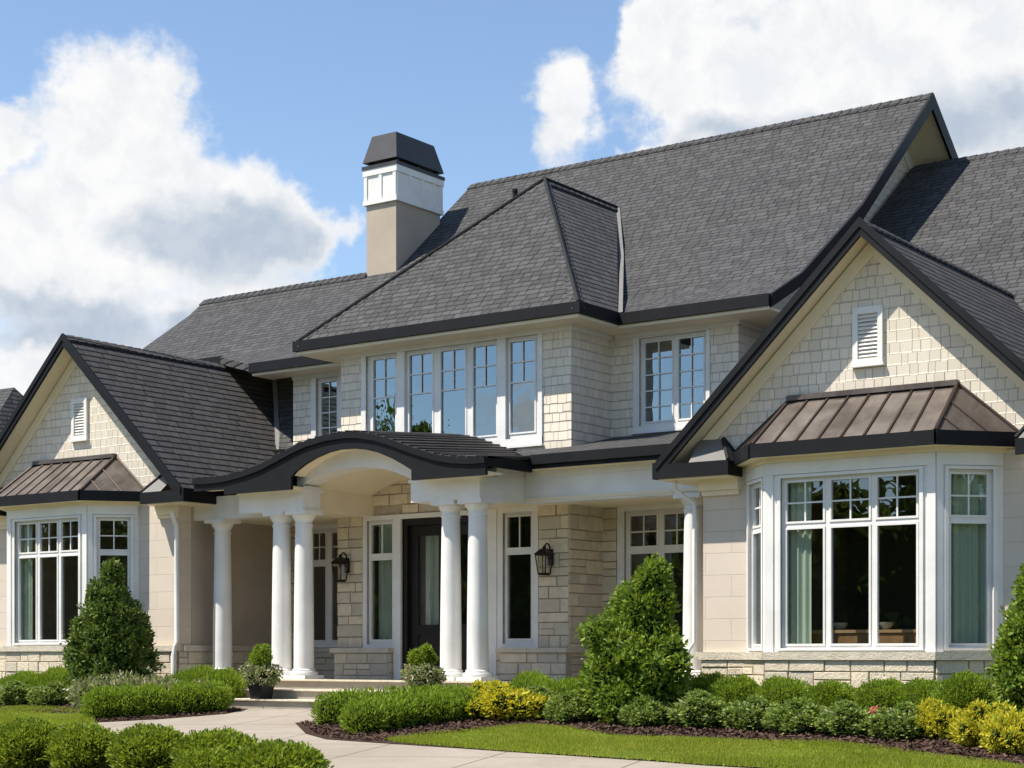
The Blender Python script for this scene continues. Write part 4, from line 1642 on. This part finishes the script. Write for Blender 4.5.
# interior: floors, partitions and ceilings seen through the glass
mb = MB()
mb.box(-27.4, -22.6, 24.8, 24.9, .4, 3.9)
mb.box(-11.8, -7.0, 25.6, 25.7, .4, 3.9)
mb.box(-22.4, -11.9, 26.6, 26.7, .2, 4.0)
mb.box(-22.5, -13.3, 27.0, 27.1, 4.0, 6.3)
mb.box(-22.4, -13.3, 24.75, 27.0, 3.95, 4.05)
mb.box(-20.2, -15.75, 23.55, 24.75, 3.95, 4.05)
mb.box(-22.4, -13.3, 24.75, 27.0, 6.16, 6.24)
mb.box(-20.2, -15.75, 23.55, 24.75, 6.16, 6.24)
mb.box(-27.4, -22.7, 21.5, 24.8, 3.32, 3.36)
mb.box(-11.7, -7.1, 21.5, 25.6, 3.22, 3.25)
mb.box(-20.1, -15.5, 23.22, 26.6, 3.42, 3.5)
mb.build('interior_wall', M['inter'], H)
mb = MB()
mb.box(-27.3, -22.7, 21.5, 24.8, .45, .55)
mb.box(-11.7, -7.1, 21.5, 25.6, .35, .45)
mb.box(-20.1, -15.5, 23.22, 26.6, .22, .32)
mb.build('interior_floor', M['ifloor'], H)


# ================================================================== THINGS IN AND ON THE HOUSE
def curtain(fr, a0, a1, b, c0, c1, label):
    mb = MB()
    n = int((a1 - a0) / .012)
    prev = None
    cols = []
    for k in range(n + 1):
        a = a0 + (a1 - a0) * k / n
        d = .016 * math.sin(a * 62) + .008 * math.sin(a * 23 + 1)
        cols.append((a, b + d))
    for (p, q) in zip(cols, cols[1:]):
        mb.hexa([fr.p(p[0], p[1], c0), fr.p(q[0], q[1], c0), fr.p(q[0], q[1] - .006, c0), fr.p(p[0], p[1] - .006, c0)],
                [fr.p(p[0], p[1], c1), fr.p(q[0], q[1], c1), fr.p(q[0], q[1] - .006, c1), fr.p(p[0], p[1] - .006, c1)])
    return tag(mb.build('curtain', M['curtain'], None, True), label, 'curtain', 'curtains behind the windows')


fcR = FR((-9.44, RW['yb']), (1, 0))
frR = FR((-9.44 + 1.17, RW['yb']), (1, 1))
curtain(fcR, -.93, -.60, -.165, .5, 3.12, 'grey green curtain behind the first pane of the large right bay window')
curtain(frR, .3, .80, -.165, .5, 3.12, 'wide grey green curtain behind the side window of the right bay')
fcL = FR((-25.16, LW['yb']), (1, 0))
curtain(fcL, -.86, -.6, -.165, .6, 3.25, 'curtain behind the first pane of the left bay window')
curtain(fD, -19.5, -19.2, -.22, .4, 3.1, 'pale curtain behind the narrow window left of the entrance door')
curtain(fD, -18.5, -17.95, -.3, .4, 3.1, 'pale curtain behind the glass of the entrance door')

sb = empty('sideboard', (-9.3, 21.3, .45), 'long brown wooden sideboard behind the right bay window', 'sideboard')
mb = MB()
mb.box(-1.0, 1.0, -.22, .22, .08, .56)
for x in (-.96, -.3, .3, .9):
    mb.box(x, x + .06, -.2, -.14, 0, .08)
mb.build('cabinet', M['wood'], sb, False, True)
mb = MB()
mb.box(-1.03, 1.03, -.25, .25, .56, .6)
mb.build('top', plain('pale_oak_top', (.42, .27, .14), .4), sb, False, True)
for k in range(4):
    mb = MB()
    mb.box(-.96 + k * .49, -.51 + k * .49, -.235, -.22, .12, .52)
    mb.build('door', M['wood'], sb, False, True)
mbowl = plain('pale_glazed_bowl', (.30, .33, .32), .2)
for x, l in ((-.55, 'pale bowl on the sideboard nearest the curtain'), (0.1, 'pale bowl at the middle of the sideboard'), (.72, 'pale bowl at the right end of the sideboard')):
    mb = MB()
    mb.lathe(0, 0, [(.04, 0), (.07, .03), (.095, .07), (.1, .10), (.085, .10), (.06, .04)], 20)
    o = mb.build('bowl', mbowl, None, True)
    o.location = (-9.3 + x, 21.28, 1.05)
    tag(o, l, 'bowl', 'bowls on the sideboard')


def lantern(x, y, z, label):
    L = empty('wall_lantern', (x, y, z), label, 'lantern', 'wall lanterns by the entrance')
    mb = MB()
    mb.box(-.055, .055, -.02, 0, -.12, .14)
    mb.box(-.04, .04, -.032, -.02, -.1, .12)
    mb.build('back_plate', M['metal'], L, False, True)
    mb = MB()
    pts_ = []
    for k in range(9):
        a = math.pi * k / 8
        pts_.append((0, -.02 - .085 + .085 * math.cos(a), .10 + .13 * math.sin(a)))
    mb.tube(pts_, .013, 8)
    mb.build('arm', M['metal'], L, True, True)
    yc = -.19
    mb = MB()
    mb.hexa([(-.125, yc - .125, .05), (.125, yc - .125, .05), (.125, yc + .125, .05), (-.125, yc + .125, .05)],
            [(-.045, yc - .045, .14), (.045, yc - .045, .14), (.045, yc + .045, .14), (-.045, yc + .045, .14)])
    mb.lathe(0, yc, [(.03, .14), (.035, .16), (.015, .18), (.01, .2)], 10)
    mb.build('cap', M['metal'], L, False, True)
    mb = MB()
    t, b = .105, .07
    for sx in (-1, 1):
        for sy in (-1, 1):
            mb.tube([(sx * b, yc + sy * b, -.26), (sx * t, yc + sy * t, .05)], .010, 6)
    for (h, r, w) in ((-.26, b, .012), (.045, t, .014)):
        for s_ in (-1, 1):
            mb.box(-r, r, yc + s_ * r - .008, yc + s_ * r + .008, h - w, h + w)
            mb.box(s_ * r - .008, s_ * r + .008, yc - r, yc + r, h - w, h + w)
    mb.box(-.06, .06, yc - .06, yc + .06, -.285, -.265)
    mb.build('cage', M['metal'], L, False, True)
    mb = MB()
    q0 = [(-b, yc - b), (b, yc - b), (b, yc + b), (-b, yc + b)]
    q1 = [(-t, yc - t), (t, yc - t), (t, yc + t), (-t, yc + t)]
    for k in range(4):
        k2 = (k + 1) % 4
        mb.face([(*q0[k], -.25), (*q0[k2], -.25), (*q1[k2], .04), (*q1[k], .04)])
    mb.build('glass', M['lglass'], L, False, True)
    mb = MB()
    mb.lathe(0, yc, [(.014, -.26), (.014, -.12), (.02, -.1), (.012, -.04), (.002, -.02)], 10)
    mb.build('candle', plain('candle_ivory', (.7, .66, .55), .5), L, True, True)


lantern(-20.0, YD - .024, 2.28, 'black wall lantern on the stone left of the entrance door')
lantern(-15.68, YD - .024, 2.28, 'black wall lantern on the stone pier right of the columns')


# ================================================================== PLANTING
def foliage(name, ells, n, lsz, mats, parent=None, up=.5, spread=.5, wid=.4, shell=.3, lump=.12, core=.80, zmin=None, seed=0):
    """leaves over a union of ellipsoids (c, r) round a dark interior"""
    g = np.random.default_rng(seed + 11)
    areas = np.array([(r[0] * r[1] + r[0] * r[2] + r[1] * r[2]) for c, r in ells])
    areas = areas / areas.sum()
    P, Nn = [], []
    for (c, r), fa in zip(ells, areas):
        k = int(n * fa)
        d = g.normal(size=(k, 3))
        d /= np.linalg.norm(d, axis=1)[:, None]
        c_, r_ = np.array(c), np.array(r)
        ph = g.uniform(0, 6, 6)
        q = d / np.array((.22, .22, .22))
        lm = (np.sin(q[:, 0] * 2.1 + ph[0]) * np.sin(q[:, 1] * 2.3 + ph[1]) + np.sin(q[:, 2] * 2.2 + ph[2]) * np.sin(q[:, 0] * 1.4 + ph[3])) * .5
        f = 1 + lump * lm - shell * g.random(k) ** 1.8 + .06 * np.maximum(0, g.normal(size=k)) + (g.random(k) < .03) * g.uniform(.05, .22, k)
        p = c_ + d * r_ * f[:, None]
        nn = d / r_
        nn /= np.linalg.norm(nn, axis=1)[:, None]
        keep = np.ones(k, bool)
        for (c2, r2) in ells:
            if c2 is c:
                continue
            keep &= np.linalg.norm((p - np.array(c2)) / np.array(r2), axis=1) > .74
        if zmin is not None:
            keep &= p[:, 2] > zmin
        P.append(p[keep])
        Nn.append(nn[keep])
    P = np.concatenate(P)
    Nn = np.concatenate(Nn)
    k = len(P)
    a = Nn * .8 + np.array((0, 0, up)) + g.normal(size=(k, 3)) * spread
    a /= np.linalg.norm(a, axis=1)[:, None]
    b = np.cross(a, g.normal(size=(k, 3)) + Nn * .2)
    b /= np.linalg.norm(b, axis=1)[:, None]
    l = lsz * g.uniform(.6, 1.25, k)[:, None]
    w = l * wid
    V = np.stack([P, P + a * l * .5 + b * w * .5, P + a * l, P + a * l * .5 - b * w * .5], 1).reshape(-1, 3)
    mi = np.zeros(k, int)
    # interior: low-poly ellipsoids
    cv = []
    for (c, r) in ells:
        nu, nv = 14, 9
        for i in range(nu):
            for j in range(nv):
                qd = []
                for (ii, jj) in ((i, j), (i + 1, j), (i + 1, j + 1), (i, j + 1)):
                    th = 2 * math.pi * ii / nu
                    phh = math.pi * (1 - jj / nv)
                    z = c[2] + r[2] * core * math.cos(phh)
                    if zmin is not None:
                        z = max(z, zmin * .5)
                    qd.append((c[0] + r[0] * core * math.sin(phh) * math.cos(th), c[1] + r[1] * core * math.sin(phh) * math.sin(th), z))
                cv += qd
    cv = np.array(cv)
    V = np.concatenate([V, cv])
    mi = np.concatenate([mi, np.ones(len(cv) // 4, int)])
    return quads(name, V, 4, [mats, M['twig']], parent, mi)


def clumps(base, n, r0, r1, g, zlo=.1):
    """small leafy sprays breaking the outline of the base volumes"""
    out = list(base)
    while n > 0:
        c, r = base[g.randrange(len(base))]
        d = Vector((g.gauss(0, 1), g.gauss(0, 1), g.gauss(.25, 1))).normalized()
        p = (c[0] + d.x * r[0], c[1] + d.y * r[1], c[2] + d.z * r[2])
        if p[2] < zlo or any(sum(((p[i] - c2[i]) / r2[i]) ** 2 for i in range(3)) < .8 for c2, r2 in base if c2 is not c):
            continue
        q = g.uniform(r0, r1)
        out.append((p, (q, q, q * g.uniform(.9, 1.6))))
        n -= 1
    return out


def plant_copy(src, loc, rot, sc, label):
    o = src.copy()
    COL.objects.link(o)
    o.location = loc
    o.rotation_euler = (0, 0, rot)
    o.scale = sc
    o['label'] = label
    for ch in src.children:
        c = ch.copy()
        COL.objects.link(c)
        c.parent = o
    return o


# --- near hedge of round boxwoods (bottom left)
near = foliage('boxwood_shrub', [((0, 0, .28), (.32, .32, .31)), ((.13, .05, .33), (.2, .2, .26)), ((-.12, -.06, .31), (.2, .2, .25))], 13000, .05, M['box'], None, .75, .42, .42, .3, .14, .78, 0.0, 1)
tag(near, '', 'shrub', 'round boxwoods along the near edge of the drive')
names = ['first', 'second', 'third', 'fourth', 'fifth', 'sixth', 'seventh']
NB = [(-17.0, 12.35, .9), (-16.35, 12.4, .9), (-15.5, 12.45, .9), (-14.5, 12.38, .9), (-13.5, 12.38, .9), (-12.2, 12.1, .9), (-10.8, 11.45, .9), (-11.5, 11.3, .75)]
NL = ['boxwood cut by the left edge of the photo, first of the near hedge', 'second boxwood from the left edge in the near hedge', 'third boxwood of the near hedge, below the left lawn',
      'fourth boxwood of the near hedge, below the left end of the clipped hedge', 'fifth boxwood of the near hedge, against the open drive', 'sixth boxwood of the near hedge, spaced apart on the drive',
      'seventh boxwood of the near hedge, lowest and furthest right', 'small boxwood low between the sixth and seventh of the near hedge']
for k, ((x, y, s_), l) in enumerate(zip(NB, NL)):
    if k == 0:
        near.location = (x, y, gz(y))
        near.scale = (s_ * 1.5, s_ * 1.2, s_)
        near['label'] = l
    else:
        plant_copy(near, (x, y, gz(y)), math.pi * (k % 2) + random.uniform(-.3, .3), (s_ * random.uniform(1.38, 1.5), s_ * random.uniform(1.15, 1.3), s_ * random.uniform(.97, 1.06)), l)

# --- clipped hedges
def hedge(pts_, w, h, n, label, seed):
    ells = []
    P0 = [Vector((x, y, 0)) for x, y in pts_]
    for a, b in zip(P0, P0[1:]):
        L = (b - a).length
        m = max(1, int(L / (w * .6)))
        for k in range(m):
            p = a.lerp(b, k / m)
            ells.append(((p.x, p.y, gz(p.y) + h * .45), (w * random.uniform(.56, .64), w * random.uniform(.56, .64), h * random.uniform(.54, .6))))
    p = P0[-1]
    ells.append(((p.x, p.y, gz(p.y) + h * .45), (w * .6, w * .6, h * .55)))
    o0 = ells[0][0]
    base = (o0[0], o0[1], gz(o0[1]))
    ells = [((c[0] - base[0], c[1] - base[1], c[2] - base[2]), r) for c, r in ells]
    o = foliage('boxwood_hedge', ells, n, .05, M['grassy'], None, .9, .45, .36, .35, .16, .8, None, seed)
    o.location = base
    tag(o, label, 'hedge')
    return o


hedge([(-20.35, 17.75), (-19.9, 18.3), (-19.6, 18.75), (-19.4, 19.1)], .5, .46, 20000, 'low clipped hedge left of the walk, below the pale ground cover', 21)
hedge([(-14.55, 17.05), (-14.6, 17.75), (-14.5, 18.5), (-14.35, 18.95)], .5, .42, 20000, 'low clipped hedge right of the walk, front row against the lawn', 22)
hedge([(-15.9, 17.95), (-15.7, 18.5), (-15.4, 19.1), (-15.0, 19.5)], .46, .42, 17000, 'low clipped hedge right of the walk, back row below the steps', 23)

# --- conical evergreens and the laurel
def cone_shrub(name, loc, h, r, n, lsz, mt, label, seed, pw_=2.5):
    E_ = empty(name, loc, label, 'evergreen shrub')
    g = random.Random(seed)
    ells = []
    for k in range(7):
        s_ = k / 6
        rr = r * (1 - (s_ * .93) ** pw_) * (.92 if k else .88)
        ells.append(((g.uniform(-.06, .06) * r, g.uniform(-.06, .06) * r, h * (.17 + .72 * s_)), (rr * .9, rr * .9, h * (.2 - .08 * s_))))
    ells = clumps(ells, 60, r * .07, r * .17, g, .12)
    foliage('crown', ells, n, lsz * 1.25, mt, E_, .35, .7, .48, .42, .24, .68, .05, seed)
    mb = MB()
    mb.lathe(0, 0, [(.06, -.05), (.05, h * .4), (.02, h * .8)], 10)
    mb.build('trunk', M['bark'], E_, False, True)
    return E_


cone_shrub('evergreen_shrub', (-22.55, 19.85, -.12), 2.30, .82, 36000, .062, M['dark'], 'dark conical evergreen shrub in front of the left bay window', 31)
cone_shrub('evergreen_shrub', (-6.62, 19.6, -.14), 1.9, .60, 28000, .058, M['tree'], 'conical evergreen at the right edge beside the right bay', 33)
# laurel: broad base, narrow uneven top
E_ = empty('laurel_shrub', (-11.85, 19.3, -.16), 'tall loose green laurel shrub in front of the porch right of the columns', 'shrub')
g = random.Random(41)
ells = []
for (x, y, z, r, h) in ((0, 0, .42, .66, .44), (-.3, .15, .62, .46, .44), (.36, -.1, .66, .44, .46), (-.06, -.1, .98, .5, .42), (.2, 0, 1.28, .28, .4), (-.2, .1, 1.26, .26, .34),
                    (.1, .05, 1.62, .17, .34), (.22, .1, 1.86, .12, .24)):
    ells.append(((x, y, z), (r * .9, r * .9, h)))
ells = clumps(ells, 58, .08, .2, g, .12)
E_.scale = (1.03, 1.03, .95)
foliage('crown', ells, 36000, .08, M['tree'], E_, .45, .7, .48, .45, .25, .62, .03, 41)
mb = MB()
mb.lathe(0, 0, [(.05, -.05), (.04, .8), (.02, 1.7)], 10)
mb.build('trunk', M['bark'], E_, False, True)

# --- leafy shrubs, boxwood mounds, golden shrubs on the right bed
leafy = foliage('leafy_shrub', clumps([((0, 0, .26), (.33, .33, .3)), ((.14, .1, .32), (.2, .2, .2)), ((-.15, -.08, .3), (.2, .2, .18))], 14, .06, .13, random.Random(4)), 6400, .06, M['vari'], None, .4, .6, .5, .35, .16, .72, 0.0, 51)
tag(leafy, '', 'shrub', 'leafy green shrubs in the mulch bed')
mound = foliage('boxwood_mound', [((0, 0, .36), (.36, .36, .37)), ((.1, .1, .45), (.2, .2, .28))], 10500, .052, M['boxdeep'], None, .85, .4, .35, .3, .12, .78, 0.0, 52)
tag(mound, '', 'shrub', 'round boxwoods below the right bay window')
gold = foliage('golden_shrub', clumps([((0, 0, .17), (.27, .27, .19)), ((.12, -.08, .17), (.18, .18, .17)), ((-.14, .06, .18), (.18, .18, .17))], 12, .05, .1, random.Random(6)), 6000, .05, M['gold'], None, .6, .6, .42, .35, .16, .72, 0.0, 53)
tag(gold, '', 'shrub', 'golden yellow shrubs')


mound.data.transform(__import__('mathutils').Matrix.Diagonal((.97, .97, .80, 1)))


def line_up(src, spots):
    for k, (x, y, s_, l) in enumerate(spots):
        if k == 0:
            src.location = (x, y, gz(y))
            src.scale = (s_, s_, s_)
            src['label'] = l
        else:
            plant_copy(src, (x, y, gz(y)), k * 2.1, (s_ * random.uniform(.9, 1.1), s_ * random.uniform(.9, 1.1), s_ * random.uniform(.86, 1.1)), l)


line_up(mound, [(-10.62, 19.75, .95, 'round boxwood below the first pane of the right bay, next to the wall panel'),
                (-9.9, 19.75, 1.0, 'round boxwood below the left pane of the right bay'),
                (-9.26, 19.75, 1.0, 'round boxwood below the middle pane of the right bay'),
                (-8.6, 19.75, 1.02, 'round boxwood below the right pane of the right bay'),
                (-8.0, 19.75, 1.02, 'round boxwood at the corner of the right bay'),
                (-7.42, 19.45, 1.02, 'darkest round boxwood, beside the conical evergreen at the right edge'),
                (-11.2, 20.1, .98, 'round boxwood below the cream wall panel, beside the tall laurel')])
leafy.data.transform(__import__('mathutils').Matrix.Diagonal((1.0, 1.0, .64, 1)))
line_up(leafy, [(-11.35, 18.75, .88, 'leafy shrub in front of the tall laurel, by the mulch'),
                (-10.62, 18.9, .98, 'leafy shrub between the tall laurel and the bay boxwoods'),
                (-9.85, 18.75, .98, 'leafy shrub in front of the boxwood below the left pane'),
                (-9.12, 18.6, 1.02, 'leafy shrub in front of the boxwood below the middle pane'),
                (-8.45, 18.45, 1.0, 'leafy shrub left of the one with a pink bloom'),
                (-7.72, 18.25, 1.0, 'leafy shrub with one pink bloom, left of the golden shrubs'),
                (-12.65, 19.0, .98, 'leafy shrub at the left foot of the tall laurel'),
                (-13.45, 19.45, 1.0, 'leafy shrub between the golden shrub and the tall laurel')])
fl = foliage('bloom', [((0, 0, 0), (.04, .04, .035))], 90, .04, M['pink'], None, .3, .8, .9, .3, .1, .6, None, 60)
rose = [o for o in bpy.data.objects if o.get('label', '').startswith('leafy shrub with one pink')][0]
fl.parent = rose
fl.location = (.12, -.3, .34)
line_up(gold, [(-7.22, 18.3, .98, 'golden shrub nearest the pink bloom'),
               (-6.62, 17.75, 1.04, 'middle golden shrub of the three at the right'),
               (-6.02, 17.2, 1.08, 'golden shrub cut by the right edge of the lawn bed'),
               (-13.7, 19.15, 1.65, 'golden shrub right of the steps, behind the clipped hedge'),
               (-14.35, 19.35, 1.1, 'smaller golden shrub half behind the one right of the steps')])
for o in bpy.data.objects:
    if o.get('label', '').startswith('golden shrub right of the steps'):
        o.scale.z *= .72
g1 = foliage('spiky_shrub', [((0, 0, .3), (.42, .34, .3)), ((.4, .1, .28), (.34, .3, .28)), ((-.4, -.05, .26), (.32, .3, .26))], 11000, .085, M['grassy'], None, 1.3, .38, .18, .3, .1, .75, 0.0, 54)
tag(g1, '', 'shrub', 'bright green spiky shrubs')
line_up(g1, [(-20.6, 20.1, 1.0, 'bright green spiky shrub below the first porch column'),
             (-14.35, 20.55, 1.0, 'bright green spiky shrub in front of the stone pier'),
             (-13.35, 20.4, .95, 'bright green spiky shrub behind the left side of the tall laurel'),
             (-25.0, 20.05, .95, 'bright green spiky shrub under the left bay window'),
             (-24.1, 20.0, .9, 'bright green spiky shrub between left bay and conical evergreen')])
lf2 = plant_copy(leafy, (-25.2, 19.3, gz(19.3)), .4, (1.1, 1.0, 1.0), 'leafy shrub at the left edge below the bay window')
plant_copy(leafy, (-24.35, 19.3, gz(19.3)), 2.4, (1.1, 1.0, 1.0), 'leafy shrub in front of the left bay, before the lawn')
plant_copy(leafy, (-23.5, 19.35, gz(19.3)), 4.4, (1.0, 1.0, .95), 'leafy shrub at the left foot of the conical evergreen')
pc = foliage('ground_cover', [((0, 0, .16), (.4, .3, .2)), ((.5, .2, .15), (.4, .3, .18)), ((1.0, .45, .13), (.36, .3, .16)), ((-.4, -.15, .14), (.3, .25, .18))], 6500, .06, M['pale'], None, .5, .7, .5, .4, .2, .6, 0.0, 55)
pc.location = (-21.7, 19.3, gz(19.3))
pc.scale = (1.25, 1.2, 1.5)
tag(pc, 'pale spreading ground cover plant behind the left clipped hedge', 'plant')


# --- planters
def planter(x, y, z, label, seed):
    E_ = empty('potted_plant', (x, y, z), label, 'planter', 'black planters flanking the steps')
    mb = MB()
    a, b, h = .12, .165, .34
    q0 = [(-a, -a), (a, -a), (a, a), (-a, a)]
    q1 = [(-b, -b), (b, -b), (b, b), (-b, b)]
    mb.hexa([(*p, 0) for p in q0], [(*p, h) for p in q1])
    for s_ in (-1, 1):
        mb.box(-b - .012, b + .012, s_ * b - .012, s_ * b + .012, h - .03, h + .012)
        mb.box(s_ * b - .012, s_ * b + .012, -b + .012, b - .012, h - .03, h + .012)
    mb.build('pot', M['pot'], E_, False, True)
    foliage('topiary_ball', clumps([((0, 0, .64), (.15, .15, .14))], 9, .04, .075, random.Random(seed), .5), 3000, .045, M['boxdeep'], E_, .5, .5, .42, .3, .1, .75, None, seed)
    g = random.Random(seed)
    ells = [((math.cos(t) * .19, math.sin(t) * .19, .39 + g.uniform(-.05, .06)), (.13, .13, .13)) for t in (0, .8, 1.6, 2.4, 3.2, 4.0, 4.8, 5.6)]
    foliage('trailing_flowers', ells, 2600, .055, M['pale'], E_, -.1, .8, .5, .4, .15, .6, None, seed + 1)


planter(-19.2, 19.98, .022, 'black planter with clipped ball and pale trailing plant left of the steps', 71)
planter(-15.98, 20.07, .022, 'black planter with clipped ball and pale trailing plant right of the steps', 75)

# ================================================================== SURROUNDINGS
nb = empty('neighbour_house', (-42, 33, -.12), 'grey shingled roof of a neighbouring house at the left edge', 'house')
mb = MB()
r0, r1 = (-48, 30, 7.95), (-37.95, 30, 7.92)
e = [(-50, 25.5, 3.6), (-35.6, 25.5, 3.6), (-35.6, 34.5, 3.6), (-50, 34.5, 3.6)]
mb.slab([e[0], e[1], r1, r0], .15)
mb.slab([e[1], e[2], r1], .15)
mb.slab([e[2], e[3], r0, r1], .15)
mb.slab([e[3], e[0], r0], .15)
mb.build('roof', RM, nb)
mb = MB()
mb.wall(FR((0, 26), (1, 0)), -49.5, -36.1, -.2, 3.6, .2, [(-46, -44.5, .9, 2.4), (-40.5, -39, .9, 2.4)])
mb.box(-36.3, -36.1, 26.21, 34, -.2, 3.6)
mb.box(-49.5, -49.3, 26.21, 34, -.2, 3.6)
mb.box(-49.5, -36.1, 33.8, 34, -.2, 3.6)
mb.build('wall', M['shake'], nb)
for a in (-46, -40.5):
    mb = MB()
    fr = FR((0, 26.05), (1, 0))
    mb.wall(fr, a, a + 1.5, .9, 2.4, .05, [(a + .08, a + .71, .98, 2.32), (a + .79, a + 1.42, .98, 2.32)])
    w = mb.build('window', M['trim'], nb)
    mb = MB()
    mb.box(a + .05, a + 1.45, 26.07, 26.08, .95, 2.35)
    mb.build('pane', M['glass'], w)

# the wood across the street, mirrored in the windows
g = random.Random(77)
ells = []
for k in range(30):
    s_ = k / 29
    x = -100 + 92 * s_ + g.uniform(-3, 3)
    y = -6 - 52 * s_ + g.uniform(-4, 4)
    h = g.uniform(9.5, 15.5)
    r = h * g.uniform(.26, .36)
    for q in range(4):
        ells.append(((x + g.uniform(-.4, .4) * r, y + g.uniform(-.4, .4) * r, h * g.uniform(.35, .85)), (r * g.uniform(.5, .8), r * g.uniform(.5, .8), h * g.uniform(.12, .22))))
    ells.append(((x, y, h * .4), (r, r, h * .4)))
    ells.append(((x + 2, y - 1, 2.2), (4.2, 4.2, 4.6)))
for x, y in ((-2, -56), (4, -50), (10, -43), (14, -35), (17, -27), (18, -20)):
    ells.append(((x, y, 5.0), (4.4, 4.4, 5.6)))
for k in range(9):
    x, y = 18 + 7 * k + g.uniform(-2, 2), -14 + 4.4 * k + g.uniform(-3, 3)
    h = g.uniform(9, 13)
    ells.append(((x, y, h * .45), (h * .34, h * .34, h * .47)))
    ells.append(((x + 3, y + 2, h * .3), (h * .3, h * .3, h * .3)))
tl_ = foliage('treeline', ells, 60000, .8, M['treel'], None, .3, .8, .7, .35, .2, .85, None, 80)
tl_.location = (0, 0, -1)
tag(tl_, 'dark wood across the street mirrored in the windows', None, None, 'stuff')

ells = []
for x, y, h, r in ((-64.5, -25.5, 14.6, 2.2), (-62, -27.5, 15.6, 2.3), (-59.8, -29.3, 14.2, 2.0), (-57.5, -31, 13.2, 2.2), (-55, -33, 12.6, 2.0)):
    ells.append(((x, y, h - 4.5), (r, r, 4.6)))
ells = clumps(ells, 40, .5, 1.1, g, 8)
t2 = foliage('treeline', ells, 26000, .38, M['treel'], None, .3, .8, .6, .4, .2, .8, None, 83)
t2.location = (0, 0, -1.6)
tag(t2, 'dark treetops across the street mirrored in the upper windows', None, None, 'stuff')
